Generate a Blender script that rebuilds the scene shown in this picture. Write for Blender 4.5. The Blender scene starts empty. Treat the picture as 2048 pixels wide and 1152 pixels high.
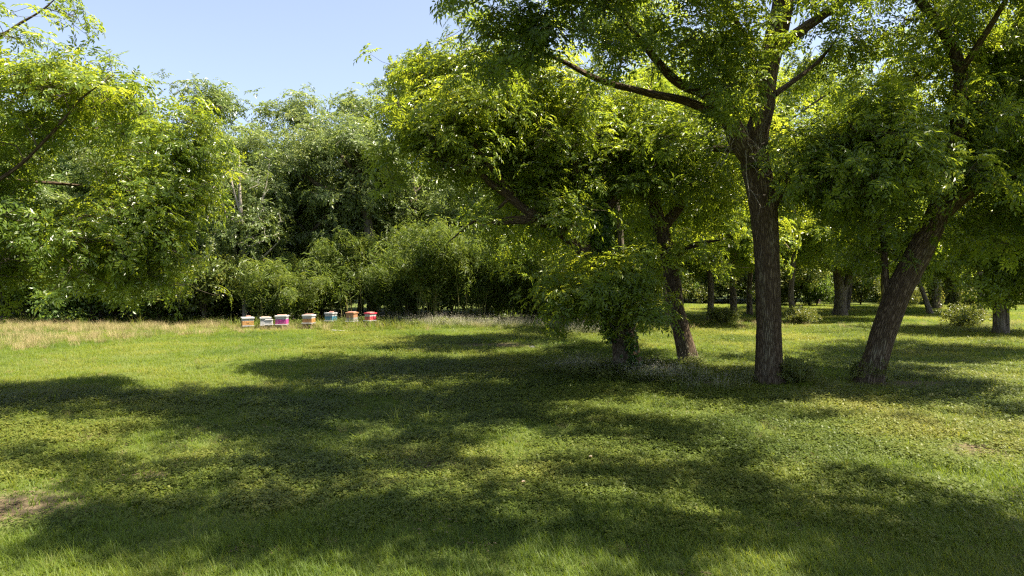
import bpy, math
import numpy as np
from mathutils import Vector

# ---------------------------------------------------------------- camera, sky, sun, exposure
scene = bpy.context.scene
COL = scene.collection
CAMZ, F, HZ = 2.4, 1365.0, 555.0            # eye height (m), focal length and horizon row of the 2048 px photograph
cam_d = bpy.data.cameras.new('camera'); cam = bpy.data.objects.new('camera', cam_d); COL.objects.link(cam)
cam.location = (0, 0, CAMZ); cam.rotation_euler = (math.radians(90), 0, 0)
cam_d.sensor_width = 36; cam_d.lens = 36 * F / 2048; cam_d.shift_y = -(576 - HZ) / 2048
cam_d.clip_start = 0.1; cam_d.clip_end = 2000
scene.camera = cam
SUN_AZ, SUN_EL = math.radians(97), math.radians(61)   # azimuth from +Y towards +X
world = bpy.data.worlds.new('World'); scene.world = world; world.use_nodes = True
wn = world.node_tree; bg = wn.nodes['Background']
sky = wn.nodes.new('ShaderNodeTexSky'); sky.sky_type = 'NISHITA'; sky.sun_disc = False
sky.sun_elevation = SUN_EL; sky.sun_rotation = SUN_AZ
sky.air_density = 1.0; sky.dust_density = 2.0; sky.ozone_density = 8.0
hs = wn.nodes.new('ShaderNodeHueSaturation'); hs.inputs['Saturation'].default_value = .66
wn.links.new(sky.outputs[0], hs.inputs['Color']); wn.links.new(hs.outputs[0], bg.inputs[0]); bg.inputs[1].default_value = 0.064
sd = Vector((math.sin(SUN_AZ) * math.cos(SUN_EL), math.cos(SUN_AZ) * math.cos(SUN_EL), math.sin(SUN_EL)))
sun_d = bpy.data.lights.new('sun', 'SUN'); sun = bpy.data.objects.new('sun', sun_d); COL.objects.link(sun)
sun_d.energy = 5.0; sun_d.angle = math.radians(0.53); sun_d.color = (1.0, 0.91, 0.72)
sun.rotation_euler = (-sd).to_track_quat('-Z', 'Y').to_euler(); sun.location = (0, 0, 40)
vs = scene.view_settings
vs.view_transform = 'Standard'; vs.look = 'None'; vs.gamma = 1; vs.use_curve_mapping = False; vs.exposure = 2.15
cy = scene.cycles
cy.max_bounces = 9; cy.diffuse_bounces = 7; cy.glossy_bounces = 2; cy.transmission_bounces = 7; cy.transparent_max_bounces = 4
cy.sample_clamp_indirect = 3.0; cy.use_denoising = False; cy.pixel_filter_type = 'BLACKMAN_HARRIS'; cy.filter_width = 1.3

# ---------------------------------------------------------------- small helpers
def P(px, py, Y):
    return np.array([(px - 1024) / F * Y, Y, CAMZ + (HZ - py) / F * Y])
def G(py):                                    # distance of ground seen at row py
    return CAMZ * F / (py - HZ)
def hash2(ix, iy, s):
    h = (ix.astype(np.int64) * 374761393 + iy.astype(np.int64) * 668265263 + s * 1442695041) & 0xffffffff
    h = ((h ^ (h >> 13)) * 1274126177) & 0xffffffff
    return ((h ^ (h >> 16)) & 0xffff) / 65535.0
def vnoise(x, y, s=0):
    ix, iy = np.floor(x), np.floor(y); fx, fy = x - ix, y - iy
    fx = fx * fx * (3 - 2 * fx); fy = fy * fy * (3 - 2 * fy)
    a, b = hash2(ix, iy, s), hash2(ix + 1, iy, s); c, d = hash2(ix, iy + 1, s), hash2(ix + 1, iy + 1, s)
    return (a + (b - a) * fx) * (1 - fy) + (c + (d - c) * fx) * fy
def fbm(x, y, s=0):
    return (vnoise(x, y, s) + .5 * vnoise(x * 2.1, y * 2.1, s + 7) + .25 * vnoise(x * 4.3, y * 4.3, s + 13)) / 1.75
def noise3(p, s=0):
    return (vnoise(p[:, 0] + p[:, 2] * .71, p[:, 1] - p[:, 2] * .53, s) + vnoise(p[:, 2] + 9.1, p[:, 0] * .8 + p[:, 1] * .6, s + 3)) / 2
def gh(x, y):                                 # gentle height of the ground
    x = np.asarray(x, float); y = np.asarray(y, float)
    return 0.16 * (fbm(x / 5.0, y / 5.0, 3) - .5) + 0.05 * (fbm(x / 1.1, y / 1.1, 5) - .5)
def unit(v):
    return v / np.maximum(np.linalg.norm(v, axis=-1, keepdims=True), 1e-9)

def mesh_np(name, V, T=None, Q=None, mat=None, smooth=False, attrs=None, mat_idx=None):
    me = bpy.data.meshes.new(name)
    V = np.asarray(V, np.float32)
    T = np.zeros((0, 3), np.int32) if T is None else np.asarray(T, np.int32).reshape(-1, 3)
    Q = np.zeros((0, 4), np.int32) if Q is None else np.asarray(Q, np.int32).reshape(-1, 4)
    me.vertices.add(len(V)); me.vertices.foreach_set('co', V.ravel())
    loops = np.concatenate([T.ravel(), Q.ravel()])
    me.loops.add(len(loops)); me.loops.foreach_set('vertex_index', loops)
    starts = np.concatenate([np.arange(len(T)) * 3, len(T) * 3 + np.arange(len(Q)) * 4]).astype(np.int32)
    me.polygons.add(len(T) + len(Q)); me.polygons.foreach_set('loop_start', starts)
    if mat_idx is not None: me.polygons.foreach_set('material_index', np.asarray(mat_idx, np.int32))
    for m in (mat if isinstance(mat, (list, tuple)) else [mat]):
        if m: me.materials.append(m)
    me.update(calc_edges=True)
    me.polygons.foreach_set('use_smooth', np.full(len(T) + len(Q), smooth))
    for k, a in (attrs or {}).items():
        a = np.asarray(a, np.float32)
        at = me.attributes.new(k, 'FLOAT_VECTOR' if a.ndim == 2 else 'FLOAT', 'POINT')
        at.data.foreach_set('vector' if a.ndim == 2 else 'value', a.ravel())
    me.validate()
    return me
def link(name, data, parent=None, loc=None):
    o = bpy.data.objects.new(name, data); COL.objects.link(o)
    if parent is not None: o.parent = parent
    if loc is not None: o.location = loc
    return o
def tag(o, label=None, cat=None, group=None, kind=None):
    if label: o['label'] = label
    if cat: o['category'] = cat
    if group: o['group'] = group
    if kind: o['kind'] = kind
    return o
def empty(name, loc=(0, 0, 0), rz=0, sc=1):
    o = link(name, None); o.location = loc; o.rotation_euler = (0, 0, rz); o.scale = (sc,) * 3; o.empty_display_size = .2
    return o
def copy_tree(o, parent=None):
    c = o.copy(); COL.objects.link(c); c.parent = parent
    for ch in [x for x in o.children]: copy_tree(ch, c)
    return c

# ---------------------------------------------------------------- materials
def mat_new(name):
    m = bpy.data.materials.new(name); m.use_nodes = True
    nt = m.node_tree; return m, nt, nt.nodes, nt.links, nt.nodes['Principled BSDF']
def ramp(nodes, stops, interp='LINEAR'):
    r = nodes.new('ShaderNodeValToRGB'); r.color_ramp.interpolation = interp
    el = r.color_ramp.elements
    while len(el) < len(stops): el.new(0.5)
    for e, (p, c) in zip(el, stops): e.position = p; e.color = (*c, 1)
    return r
def leaf_mat(name, dark, mid, light, trans, tmix=.4, rough=.38, inst=False, spec=.5):
    m, nt, N, L, b = mat_new(name)
    at = N.new('ShaderNodeAttribute'); at.attribute_name = 'tone'
    if inst: at.attribute_type = 'INSTANCER'
    gi = N.new('ShaderNodeNewGeometry')
    ma = N.new('ShaderNodeMath'); ma.operation = 'MULTIPLY_ADD'; ma.inputs[1].default_value = .35; ma.inputs[2].default_value = -.175
    L.new(gi.outputs['Random Per Island'], ma.inputs[0])
    ad = N.new('ShaderNodeMath'); ad.operation = 'ADD'; ad.use_clamp = True
    L.new(ma.outputs[0], ad.inputs[0]); L.new(at.outputs['Fac'], ad.inputs[1])
    r = ramp(N, [(0, dark), (.5, mid), (1, light)]); L.new(ad.outputs[0], r.inputs[0])
    L.new(r.outputs[0], b.inputs['Base Color']); b.inputs['Roughness'].default_value = rough
    b.inputs['Specular IOR Level'].default_value = spec
    tr = N.new('ShaderNodeBsdfTranslucent')
    k = [t / max(c, 1e-4) for t, c in zip(trans, mid)]
    mm = N.new('ShaderNodeMix'); mm.data_type = 'RGBA'; mm.blend_type = 'MULTIPLY'; mm.inputs[0].default_value = 1
    L.new(r.outputs[0], mm.inputs[6]); mm.inputs[7].default_value = (*k, 1); mm.clamp_result = False
    L.new(mm.outputs[2], tr.inputs[0])
    mx = N.new('ShaderNodeMixShader'); mx.inputs[0].default_value = tmix
    L.new(b.outputs[0], mx.inputs[1]); L.new(tr.outputs[0], mx.inputs[2])
    L.new(mx.outputs[0], N['Material Output'].inputs[0])
    return m
def bark_mat(name, c0, c1, c2, scale=34, bump=1.0, lichen=None):
    m, nt, N, L, b = mat_new(name)
    at = N.new('ShaderNodeAttribute'); at.attribute_name = 'bark'
    no = N.new('ShaderNodeTexNoise'); no.inputs['Scale'].default_value = 7; no.inputs['Detail'].default_value = 4
    L.new(at.outputs['Vector'], no.inputs['Vector'])
    mv = N.new('ShaderNodeMix'); mv.data_type = 'RGBA'; mv.blend_type = 'LINEAR_LIGHT'; mv.inputs[0].default_value = .06
    L.new(at.outputs['Vector'], mv.inputs[6]); L.new(no.outputs['Color'], mv.inputs[7])
    vo = N.new('ShaderNodeTexVoronoi'); vo.feature = 'DISTANCE_TO_EDGE'; vo.inputs['Scale'].default_value = scale
    L.new(mv.outputs[2], vo.inputs['Vector'])
    n2 = N.new('ShaderNodeTexNoise'); n2.inputs['Scale'].default_value = 60; n2.inputs['Detail'].default_value = 6
    L.new(at.outputs['Vector'], n2.inputs['Vector'])
    r0 = ramp(N, [(0, (0, 0, 0)), (.28, (1, 1, 1))]); L.new(vo.outputs['Distance'], r0.inputs[0])
    mx = N.new('ShaderNodeMath'); mx.operation = 'MULTIPLY_ADD'; mx.inputs[1].default_value = .62
    L.new(r0.outputs[0], mx.inputs[0])
    m2 = N.new('ShaderNodeMath'); m2.operation = 'MULTIPLY'; m2.inputs[1].default_value = .5; L.new(n2.outputs['Fac'], m2.inputs[0])
    L.new(m2.outputs[0], mx.inputs[2])
    r = ramp(N, [(.1, c0), (.55, c1), (1, c2)]); L.new(mx.outputs[0], r.inputs[0])
    col = r.outputs[0]
    n3 = N.new('ShaderNodeTexNoise'); n3.inputs['Scale'].default_value = 5; n3.inputs['Detail'].default_value = 5
    L.new(at.outputs['Vector'], n3.inputs['Vector'])
    r3 = ramp(N, [(.5, (0, 0, 0)), (.68, (1, 1, 1))]); L.new(n3.outputs['Fac'], r3.inputs[0])
    lm = N.new('ShaderNodeMix'); lm.data_type = 'RGBA'
    mf = N.new('ShaderNodeMath'); mf.operation = 'MULTIPLY'; mf.inputs[1].default_value = .55; L.new(r3.outputs[0], mf.inputs[0])
    mg = N.new('ShaderNodeMath'); mg.operation = 'MULTIPLY'; L.new(mf.outputs[0], mg.inputs[0]); L.new(r0.outputs[0], mg.inputs[1])
    L.new(mg.outputs[0], lm.inputs[0]); L.new(col, lm.inputs[6]); lm.inputs[7].default_value = (*(lichen or (.21, .2, .14)), 1)
    L.new(lm.outputs[2], b.inputs['Base Color']); b.inputs['Roughness'].default_value = .95; b.inputs['Specular IOR Level'].default_value = .15
    bu = N.new('ShaderNodeBump'); bu.inputs['Strength'].default_value = bump; bu.inputs['Distance'].default_value = .03
    L.new(mx.outputs[0], bu.inputs['Height']); L.new(bu.outputs[0], b.inputs['Normal'])
    return m
def paint_mat(name, c, worn=(.32, .27, .22), amount=.5, rough=.6):
    m, nt, N, L, b = mat_new(name)
    tc = N.new('ShaderNodeTexCoord')
    n = N.new('ShaderNodeTexNoise'); n.inputs['Scale'].default_value = 9; n.inputs['Detail'].default_value = 8; n.inputs['Roughness'].default_value = .7
    mp = N.new('ShaderNodeMapping'); mp.inputs['Scale'].default_value = (1, 1, 2.2)
    L.new(tc.outputs['Object'], mp.inputs[0]); L.new(mp.outputs[0], n.inputs['Vector'])
    r = ramp(N, [(.5, (0, 0, 0)), (.72, (1, 1, 1))]); L.new(n.outputs['Fac'], r.inputs[0])
    mf = N.new('ShaderNodeMath'); mf.operation = 'MULTIPLY'; mf.inputs[1].default_value = amount; L.new(r.outputs[0], mf.inputs[0])
    mx = N.new('ShaderNodeMix'); mx.data_type = 'RGBA'; L.new(mf.outputs[0], mx.inputs[0])
    mx.inputs[6].default_value = (*c, 1); mx.inputs[7].default_value = (*worn, 1)
    L.new(mx.outputs[2], b.inputs['Base Color']); b.inputs['Roughness'].default_value = rough
    bu = N.new('ShaderNodeBump'); bu.inputs['Strength'].default_value = .25; L.new(n.outputs['Fac'], bu.inputs['Height']); L.new(bu.outputs[0], b.inputs['Normal'])
    return m

M = {}
M['leaf_pecan'] = leaf_mat('leaf_pecan', (.038, .072, .011), (.086, .140, .017), (.142, .194, .026), (.31, .385, .022), .5, rough=.34)
M['leaf_pale'] = leaf_mat('leaf_pale', (.052, .080, .022), (.105, .145, .042), (.165, .195, .070), (.26, .33, .06), .45)
M['leaf_dark'] = leaf_mat('leaf_dark', (.036, .070, .014), (.074, .122, .024), (.125, .165, .036), (.20, .29, .03), .45)
M['leaf_bamboo'] = leaf_mat('leaf_bamboo', (.032, .060, .010), (.074, .112, .018), (.140, .170, .032), (.18, .25, .024), .42, rough=.5)
M['leaf_shrub'] = leaf_mat('leaf_shrub', (.040, .065, .014), (.090, .120, .024), (.160, .170, .045), (.22, .25, .035), .4)
M['ivy'] = leaf_mat('ivy', (.024, .058, .010), (.048, .100, .016), (.085, .14, .026), (.12, .20, .02), .36, rough=.36)
M['bark'] = bark_mat('bark', (.020, .013, .008), (.080, .055, .034), (.160, .120, .080))
M['bark_far'] = bark_mat('bark_far', (.045, .035, .026), (.13, .105, .08), (.22, .18, .14), scale=16)
M['twig'] = bark_mat('twig', (.03, .024, .018), (.075, .06, .045), (.13, .11, .085), scale=30, bump=.3)
M['dead_twig'] = bark_mat('dead_twig', (.14, .12, .10), (.26, .23, .20), (.38, .34, .30), scale=30, bump=.3)
M['culm'] = bark_mat('culm', (.10, .10, .03), (.22, .20, .08), (.32, .28, .13), scale=6, bump=.1, lichen=(.2, .2, .1))

# ---------------------------------------------------------------- ground
def ground_mat():
    m, nt, N, L, b = mat_new('ground')
    tc = N.new('ShaderNodeTexCoord')
    def noise(s, d=6, r=.6):
        n = N.new('ShaderNodeTexNoise'); n.inputs['Scale'].default_value = s; n.inputs['Detail'].default_value = d; n.inputs['Roughness'].default_value = r
        L.new(tc.outputs['Object'], n.inputs['Vector']); return n
    a, c, d = noise(.45), noise(9, 8, .75), noise(60, 4, .7)
    r1 = ramp(N, [(.2, (.045, .036, .022)), (.5, (.092, .072, .044)), (.85, (.165, .13, .085))]); L.new(c.outputs['Fac'], r1.inputs[0])
    r2 = ramp(N, [(.2, (.035, .05, .012)), (.55, (.075, .095, .022)), (.9, (.12, .13, .04))]); L.new(d.outputs['Fac'], r2.inputs[0])
    at = N.new('ShaderNodeAttribute'); at.attribute_name = 'bare'
    ad = N.new('ShaderNodeMath'); ad.operation = 'MULTIPLY_ADD'; ad.inputs[1].default_value = .8; L.new(c.outputs['Fac'], ad.inputs[0]); L.new(at.outputs['Fac'], ad.inputs[2])
    rr = ramp(N, [(.45, (0, 0, 0)), (.8, (1, 1, 1))]); L.new(ad.outputs[0], rr.inputs[0])
    mx = N.new('ShaderNodeMix'); mx.data_type = 'RGBA'; L.new(rr.outputs[0], mx.inputs[0]); L.new(r2.outputs[0], mx.inputs[6]); L.new(r1.outputs[0], mx.inputs[7])
    L.new(mx.outputs[2], b.inputs['Base Color']); b.inputs['Roughness'].default_value = .95; b.inputs['Specular IOR Level'].default_value = .1
    bu = N.new('ShaderNodeBump'); bu.inputs['Strength'].default_value = .9; bu.inputs['Distance'].default_value = .04
    L.new(c.outputs['Fac'], bu.inputs['Height']); L.new(bu.outputs[0], b.inputs['Normal'])
    return m
# places where the turf is worn to soil: pixel, radii (m)
BARE = [(40, 1015, .6, .3), (310, 950, .25, .2), (1610, 920, .2, .12), (1420, 765, .8, .35), (1830, 770, 1.6, .5), (1000, 690, 2.2, .5), (1960, 905, .4, .25), (860, 925, .3, .2)]
def bare(x, y):
    v = np.zeros(np.shape(x))
    for px, py, rx, ry in BARE:
        Y = G(py); X = (px - 1024) / F * Y
        v = np.maximum(v, np.exp(-(((x - X) / rx) ** 2 + ((y - Y) / (ry * 1.5)) ** 2)))
    return v
def build_ground():
    def axis(lo, hi, n_in, far, n_out):
        core = np.linspace(lo, hi, n_in); out = np.geomspace(1, far, n_out)
        return np.concatenate([(lo - out)[::-1], core, hi + out])
    xs = axis(-26, 36, 310, 500, 16); ys = axis(2, 62, 300, 500, 16)
    X, Y = np.meshgrid(xs, ys); x, y = X.ravel(), Y.ravel()
    V = np.stack([x, y, gh(x, y)], 1); nx, ny = len(xs), len(ys)
    i = (np.arange(ny - 1)[:, None] * nx + np.arange(nx - 1)).ravel()
    Q = np.stack([i, i + 1, i + nx + 1, i + nx], 1)
    o = link('ground', mesh_np('ground', V, Q=Q, mat=ground_mat(), smooth=True, attrs={'bare': bare(x, y) * .5}))
    tag(o, kind='structure')
build_ground()

# ---------------------------------------------------------------- tubes (trunks, limbs, twigs)
def resample(pts, rad, step):
    pts = np.asarray(pts, float); rad = np.asarray(rad, float); n = len(pts)
    if n < 2: return pts, rad
    p = np.vstack([2 * pts[0] - pts[1], pts, 2 * pts[-1] - pts[-2]])
    r = np.concatenate([[rad[0]], rad, [rad[-1]]])
    op, orr = [], []
    for i in range(1, n):
        k = max(1, int(np.ceil(np.linalg.norm(p[i + 1] - p[i]) / step)))
        t = (np.arange(k) / k)[:, None]
        op.append(.5 * (2 * p[i] + (p[i + 1] - p[i - 1]) * t + (2 * p[i - 1] - 5 * p[i] + 4 * p[i + 1] - p[i + 2]) * t ** 2 + (3 * p[i] - p[i - 1] - 3 * p[i + 1] + p[i + 2]) * t ** 3))
        orr.append(r[i] + (r[i + 1] - r[i]) * t[:, 0])
    op.append(pts[-1:]); orr.append(rad[-1:])
    return np.vstack(op), np.concatenate(orr)
def frames(p):
    n = len(p); t = unit(np.gradient(p, axis=0)) if n > 1 else np.array([[0, 0, 1.]])
    a = np.cross(t[0], [0.3, 1, 0.1]); a = a / np.linalg.norm(a); A = np.zeros((n, 3)); A[0] = a
    for i in range(1, n):
        a = A[i - 1] - t[i] * np.dot(A[i - 1], t[i]); A[i] = a / np.linalg.norm(a)
    return A, np.cross(t, A)
class Tubes:
    def __init__(s): s.V, s.Q, s.B, s.n = [], [], [], 0
    def add(s, p, r, seg=6, ridge=0, flare=0, seed=0, lump=0):
        p = np.asarray(p, float); k = len(p); A, B = frames(p)
        th = np.arange(seg) / seg * 2 * np.pi
        ln = np.concatenate([[0], np.cumsum(np.linalg.norm(np.diff(p, axis=0), axis=1))])
        r0 = float(np.mean(r)); R = np.repeat(np.asarray(r)[:, None], seg, 1)
        c, sn = np.cos(th)[None], np.sin(th)[None]
        bx = np.broadcast_to(c * r0, (k, seg)); by = np.broadcast_to(sn * r0, (k, seg)); bz = np.broadcast_to(ln[:, None] * .12, (k, seg))
        if ridge:
            q = np.stack([bx.ravel(), by.ravel(), bz.ravel()], 1)
            nz = 1 - np.abs(2 * noise3(q * 17 + seed * 3.7, 11) - 1) * 1.6
            n2 = noise3(q * 40 + seed, 19) - .5
            R = R * .9 + (ridge * (nz - .6 + .5 * n2)).reshape(k, seg)
        if lump: R = R * (1 + lump * (noise3(np.stack([bx.ravel() * 4 + seed, by.ravel() * 4, bz.ravel() * 5], 1), 23).reshape(k, seg) - .5))
        if flare:
            f = np.exp(-ln / .32)[:, None] * flare * (1 + .45 * np.sin(th * 5 + seed)[None] + .25 * np.sin(th * 3 + seed * 2)[None])
            R = R * (1 + f)
        V = p[:, None] + R[..., None] * (c[..., None] * A[:, None] + sn[..., None] * B[:, None])
        i = np.arange(k - 1)[:, None] * seg + np.arange(seg); j = np.arange(k - 1)[:, None] * seg + (np.arange(seg) + 1) % seg
        Q = np.stack([i, j, j + seg, i + seg], -1).reshape(-1, 4) + s.n
        s.V.append(V.reshape(-1, 3)); s.Q.append(Q); s.B.append(np.stack([bx, by, bz], -1).reshape(-1, 3)); s.n += k * seg
    def mesh(s, name, mat, smooth=True):
        return mesh_np(name, np.vstack(s.V), Q=np.vstack(s.Q), mat=mat, smooth=smooth, attrs={'bark': np.vstack(s.B)})

# ---------------------------------------------------------------- leaf shoots
def make_shoot(rng, nleaf=6, pairs=5, L=.30, ll=.105, lw=.036, droop=.5, stem=.14):
    V, T = [], []
    for i in range(nleaf):
        az = i * 2.399 + rng.uniform(-.4, .4); e = rng.uniform(-.1, .9) * (.5 + .6 * i / nleaf)
        d = np.array([math.cos(az) * math.cos(e), math.sin(az) * math.cos(e), math.sin(e)]); side = np.array([-math.sin(az), math.cos(az), 0])
        o = np.array([0, 0, i / nleaf * stem]); Li = L * rng.uniform(.75, 1.15); dr = droop * rng.uniform(.6, 1.4)
        def pt(t): return o + d * Li * t + np.array([0, 0, -dr * Li * t * t])
        for k in range(pairs + 1):
            t = .25 + .75 * k / pairs
            q = pt(t); td = pt(t + .02) - pt(t); td /= np.linalg.norm(td)
            up = np.cross(td, side); up /= np.linalg.norm(up)
            for sgn in ((-1, 1) if k < pairs else (0,)):
                a = rng.uniform(.75, 1.1) * sgn
                ld = td * math.cos(a) + side * math.sin(a) + np.array([0, 0, -.25]) * rng.uniform(-.6, 1.5); ld /= np.linalg.norm(ld)
                wd = np.cross(up, ld) + up * rng.uniform(-.5, .5); wd /= np.linalg.norm(wd)
                l = ll * rng.uniform(.75, 1.15) * (.8 + .3 * t); w = lw * rng.uniform(.8, 1.15)
                fold = up * w * .22; n = len(V)
                V += [q, q + ld * l * .45 - wd * w / 2 + fold, q + ld * l - up * l * .12, q + ld * l * .45 + wd * w / 2 + fold]
                T += [(n, n + 1, n + 2), (n, n + 2, n + 3)]
    return np.array(V), np.array(T)
def make_clump(rng, n=26, R=.22, ll=.09, lw=.05):
    """an irregular tuft of simple leaves"""
    V, T = [], []
    for i in range(n):
        d = unit(rng.normal(size=3) * [1, 1, .8] + [0, 0, .25]); q = d * R * rng.uniform(.25, 1)
        ld = unit(d * .8 + rng.normal(size=3) * .6 + [0, 0, -.25]); wd = unit(np.cross(ld, rng.normal(size=3))); up = np.cross(ld, wd)
        l = ll * rng.uniform(.7, 1.3); w = lw * rng.uniform(.7, 1.3); k = len(V)
        V += [q, q + ld * l * .5 - wd * w / 2 + up * w * .2, q + ld * l, q + ld * l * .5 + wd * w / 2 + up * w * .2]
        T += [(k, k + 1, k + 2), (k, k + 2, k + 3)]
    return np.array(V), np.array(T)
RS = np.random.default_rng(5)
SH_NEAR = [make_shoot(RS, 6, 4, .34, .135, .052, droop=.3) for _ in range(8)]
SH_MID = [make_shoot(RS, 5, 3, .38, .17, .075, droop=.3) for _ in range(6)]
SH_FAR = [make_shoot(RS, 5, 2, .46, .24, .11) for _ in range(6)]
SH_BUSH = [make_clump(RS, 22, .26, .16, .085) for _ in range(6)]
SH_IVY = [make_clump(RS, 12, .10, .085, .07) for _ in range(5)]
SH_BAM = [make_shoot(RS, 4, 4, .55, .26, .045, droop=.9, stem=.3) for _ in range(5)]

def place(protos, pos, dirs, scale, rng, tone, flat=0.0):
    """many copies of shoots as one vertex / triangle soup"""
    n = len(pos); z = unit(dirs)
    x = np.cross(z, unit(rng.normal(size=(n, 3)))); x = unit(x); y = np.cross(z, x)
    Rm = np.stack([x, y, z], -1) * np.asarray(scale)[:, None, None]
    idx = rng.integers(len(protos), size=n); Vs, Ts, To = [], [], []; off = 0
    for k, (V, T) in enumerate(protos):
        s = np.where(idx == k)[0]
        if not len(s): continue
        W = np.einsum('nij,vj->nvi', Rm[s], V) + pos[s][:, None]
        Vs.append(W.reshape(-1, 3)); m = len(V)
        Ts.append((T[None] + (np.arange(len(s)) * m)[:, None, None]).reshape(-1, 3) + off)
        To.append(np.repeat(tone[s], m)); off += len(s) * m
    return np.vstack(Vs), np.vstack(Ts), np.concatenate(To)

def in_blobs(rng, blobs, n, gap=.42, gs=.55, hollow=2.0, seed=0, zmin=.35):
    """points inside ellipsoids (cx,cy,cz,rx,ry,rz), with holes"""
    B = np.array(blobs, float); vol = B[:, 3] * B[:, 4] * B[:, 5]; vol = vol ** .8; vol /= vol.sum()
    out = []
    while sum(map(len, out)) < n:
        k = rng.choice(len(B), size=n * 2, p=vol); d = unit(rng.normal(size=(n * 2, 3))); r = rng.random(n * 2) ** (1 / (hollow + .4))
        r = r * (.55 + .95 * noise3(d * 1.7 + k[:, None] * 5.3 + 17, seed + 9))
        p = B[k, :3] + d * r[:, None] * B[k, 3:] * 1.15
        wob = noise3(p * gs * 2.3 + 31, seed + 5)
        out.append(p[(noise3(p * gs, seed) > gap * (.75 + .5 * wob)) & (p[:, 2] > zmin) & ((p[:, 2] < 7.2) | (noise3(p * 1.15 + 50, seed + 21) > .47))])
    return np.vstack(out)[:n]

def grow(rng, limbs, blobs, n_tips, n_shoots, protos, scale, tip_r, tw, near=True, gap=.42, gs=.55, tone0=.45, tmin_r=.006, seed=0, tone_amp=.5, twig_frac=1.0, zmin=.35):
    """branches from the limbs to tips spread through the crown, leaf shoots round the outer branches"""
    nodes, nrad = [], []
    for p, r in limbs:
        q, rr = resample(p, r, .35); k = int(len(q) * .35)
        nodes.append(q[k:]); nrad.append(rr[k:])
    nodes = np.vstack(nodes); nrad = np.concatenate(nrad)
    tips = in_blobs(rng, blobs, n_tips, gap, gs, 2.0, seed, zmin)
    d0 = np.min(np.linalg.norm(tips[:, None] - nodes[None], axis=2), axis=1); tips = tips[np.argsort(d0)]
    ap, ad = [], []
    for t in tips:
        dv = t - nodes; d = np.linalg.norm(dv, axis=1)
        cost = d + np.maximum(0, -dv[:, 2]) * .5
        k = int(np.argmin(cost)); a = nodes[k]; L = d[k]
        if L < .15: continue
        m = max(2, int(L / .45) + 1); u = np.linspace(0, 1, m + 1)[:, None]
        bow = np.array([0, 0, .18 * L]) + rng.normal(size=3) * .12 * L
        p = a + (t - a) * u + bow * (4 * u * (1 - u)) * np.array([1, 1, 1]) + rng.normal(size=(m + 1, 3)) * .035 * L / m * (u > 0) * 2
        r0 = min(nrad[k] * .65, .008 + .013 * L); r = r0 + (tmin_r - r0) * u[:, 0] ** .8
        tw.add(p, np.maximum(r, tmin_r), 5 if near else 4)
        nodes = np.vstack([nodes, p[1:]]); nrad = np.concatenate([nrad, r[1:]])
        j = p[m // 2:]; ap.append(j); ad.append(np.repeat((t - a)[None] / L, len(j), 0))
    ap = np.vstack(ap); ad = np.vstack(ad)
    k = rng.integers(len(ap), size=n_shoots); g = rng.normal(size=(n_shoots, 3)) * [1, 1, .7] * tip_r * .55
    pos = ap[k] + g; pos[:, 2] = np.maximum(pos[:, 2], .3)
    dirs = unit(ad[k]) * .7 + unit(g) * .6 + np.array([0, 0, .75]) + rng.normal(size=(n_shoots, 3)) * .3
    keep = (pos[:, 2] < 8.2) | (noise3(pos * 1.25 + 70, seed + 33) > .47)
    k, pos, dirs, n_shoots = k[keep], pos[keep], dirs[keep], int(keep.sum())
    if near:
        sel = rng.permutation(n_shoots)[:int(n_shoots * twig_frac)]
        for i in sel: tw.add(np.array([ap[k[i]], (ap[k[i]] + pos[i]) / 2 + [0, 0, -.03], pos[i] + unit(dirs[i]) * .1]), np.array([.006, .005, .003]), 3)
    tone = np.clip(tone0 + tone_amp * (noise3(pos * .6, seed + 40) - .5) + rng.normal(size=n_shoots) * .13, 0, 1)
    sc = scale * rng.uniform(.6, 1.25, n_shoots)
    return place(protos, pos, dirs, sc, rng, tone)

def limb_px(pts, Y):
    """limb from (px, py, width px[, distance offset]) rows"""
    p, r = [], []
    for row in pts:
        y = Y + (row[3] if len(row) > 3 else 0)
        p.append(P(row[0], row[1], y)); r.append(row[2] / 2 / F * y)
    return np.array(p), np.array(r)
def blob_px(px, py, Y, rx, ry, rd):
    c = P(px, py, Y); return (*c, rx / F * Y, rd, ry / F * Y)

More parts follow.
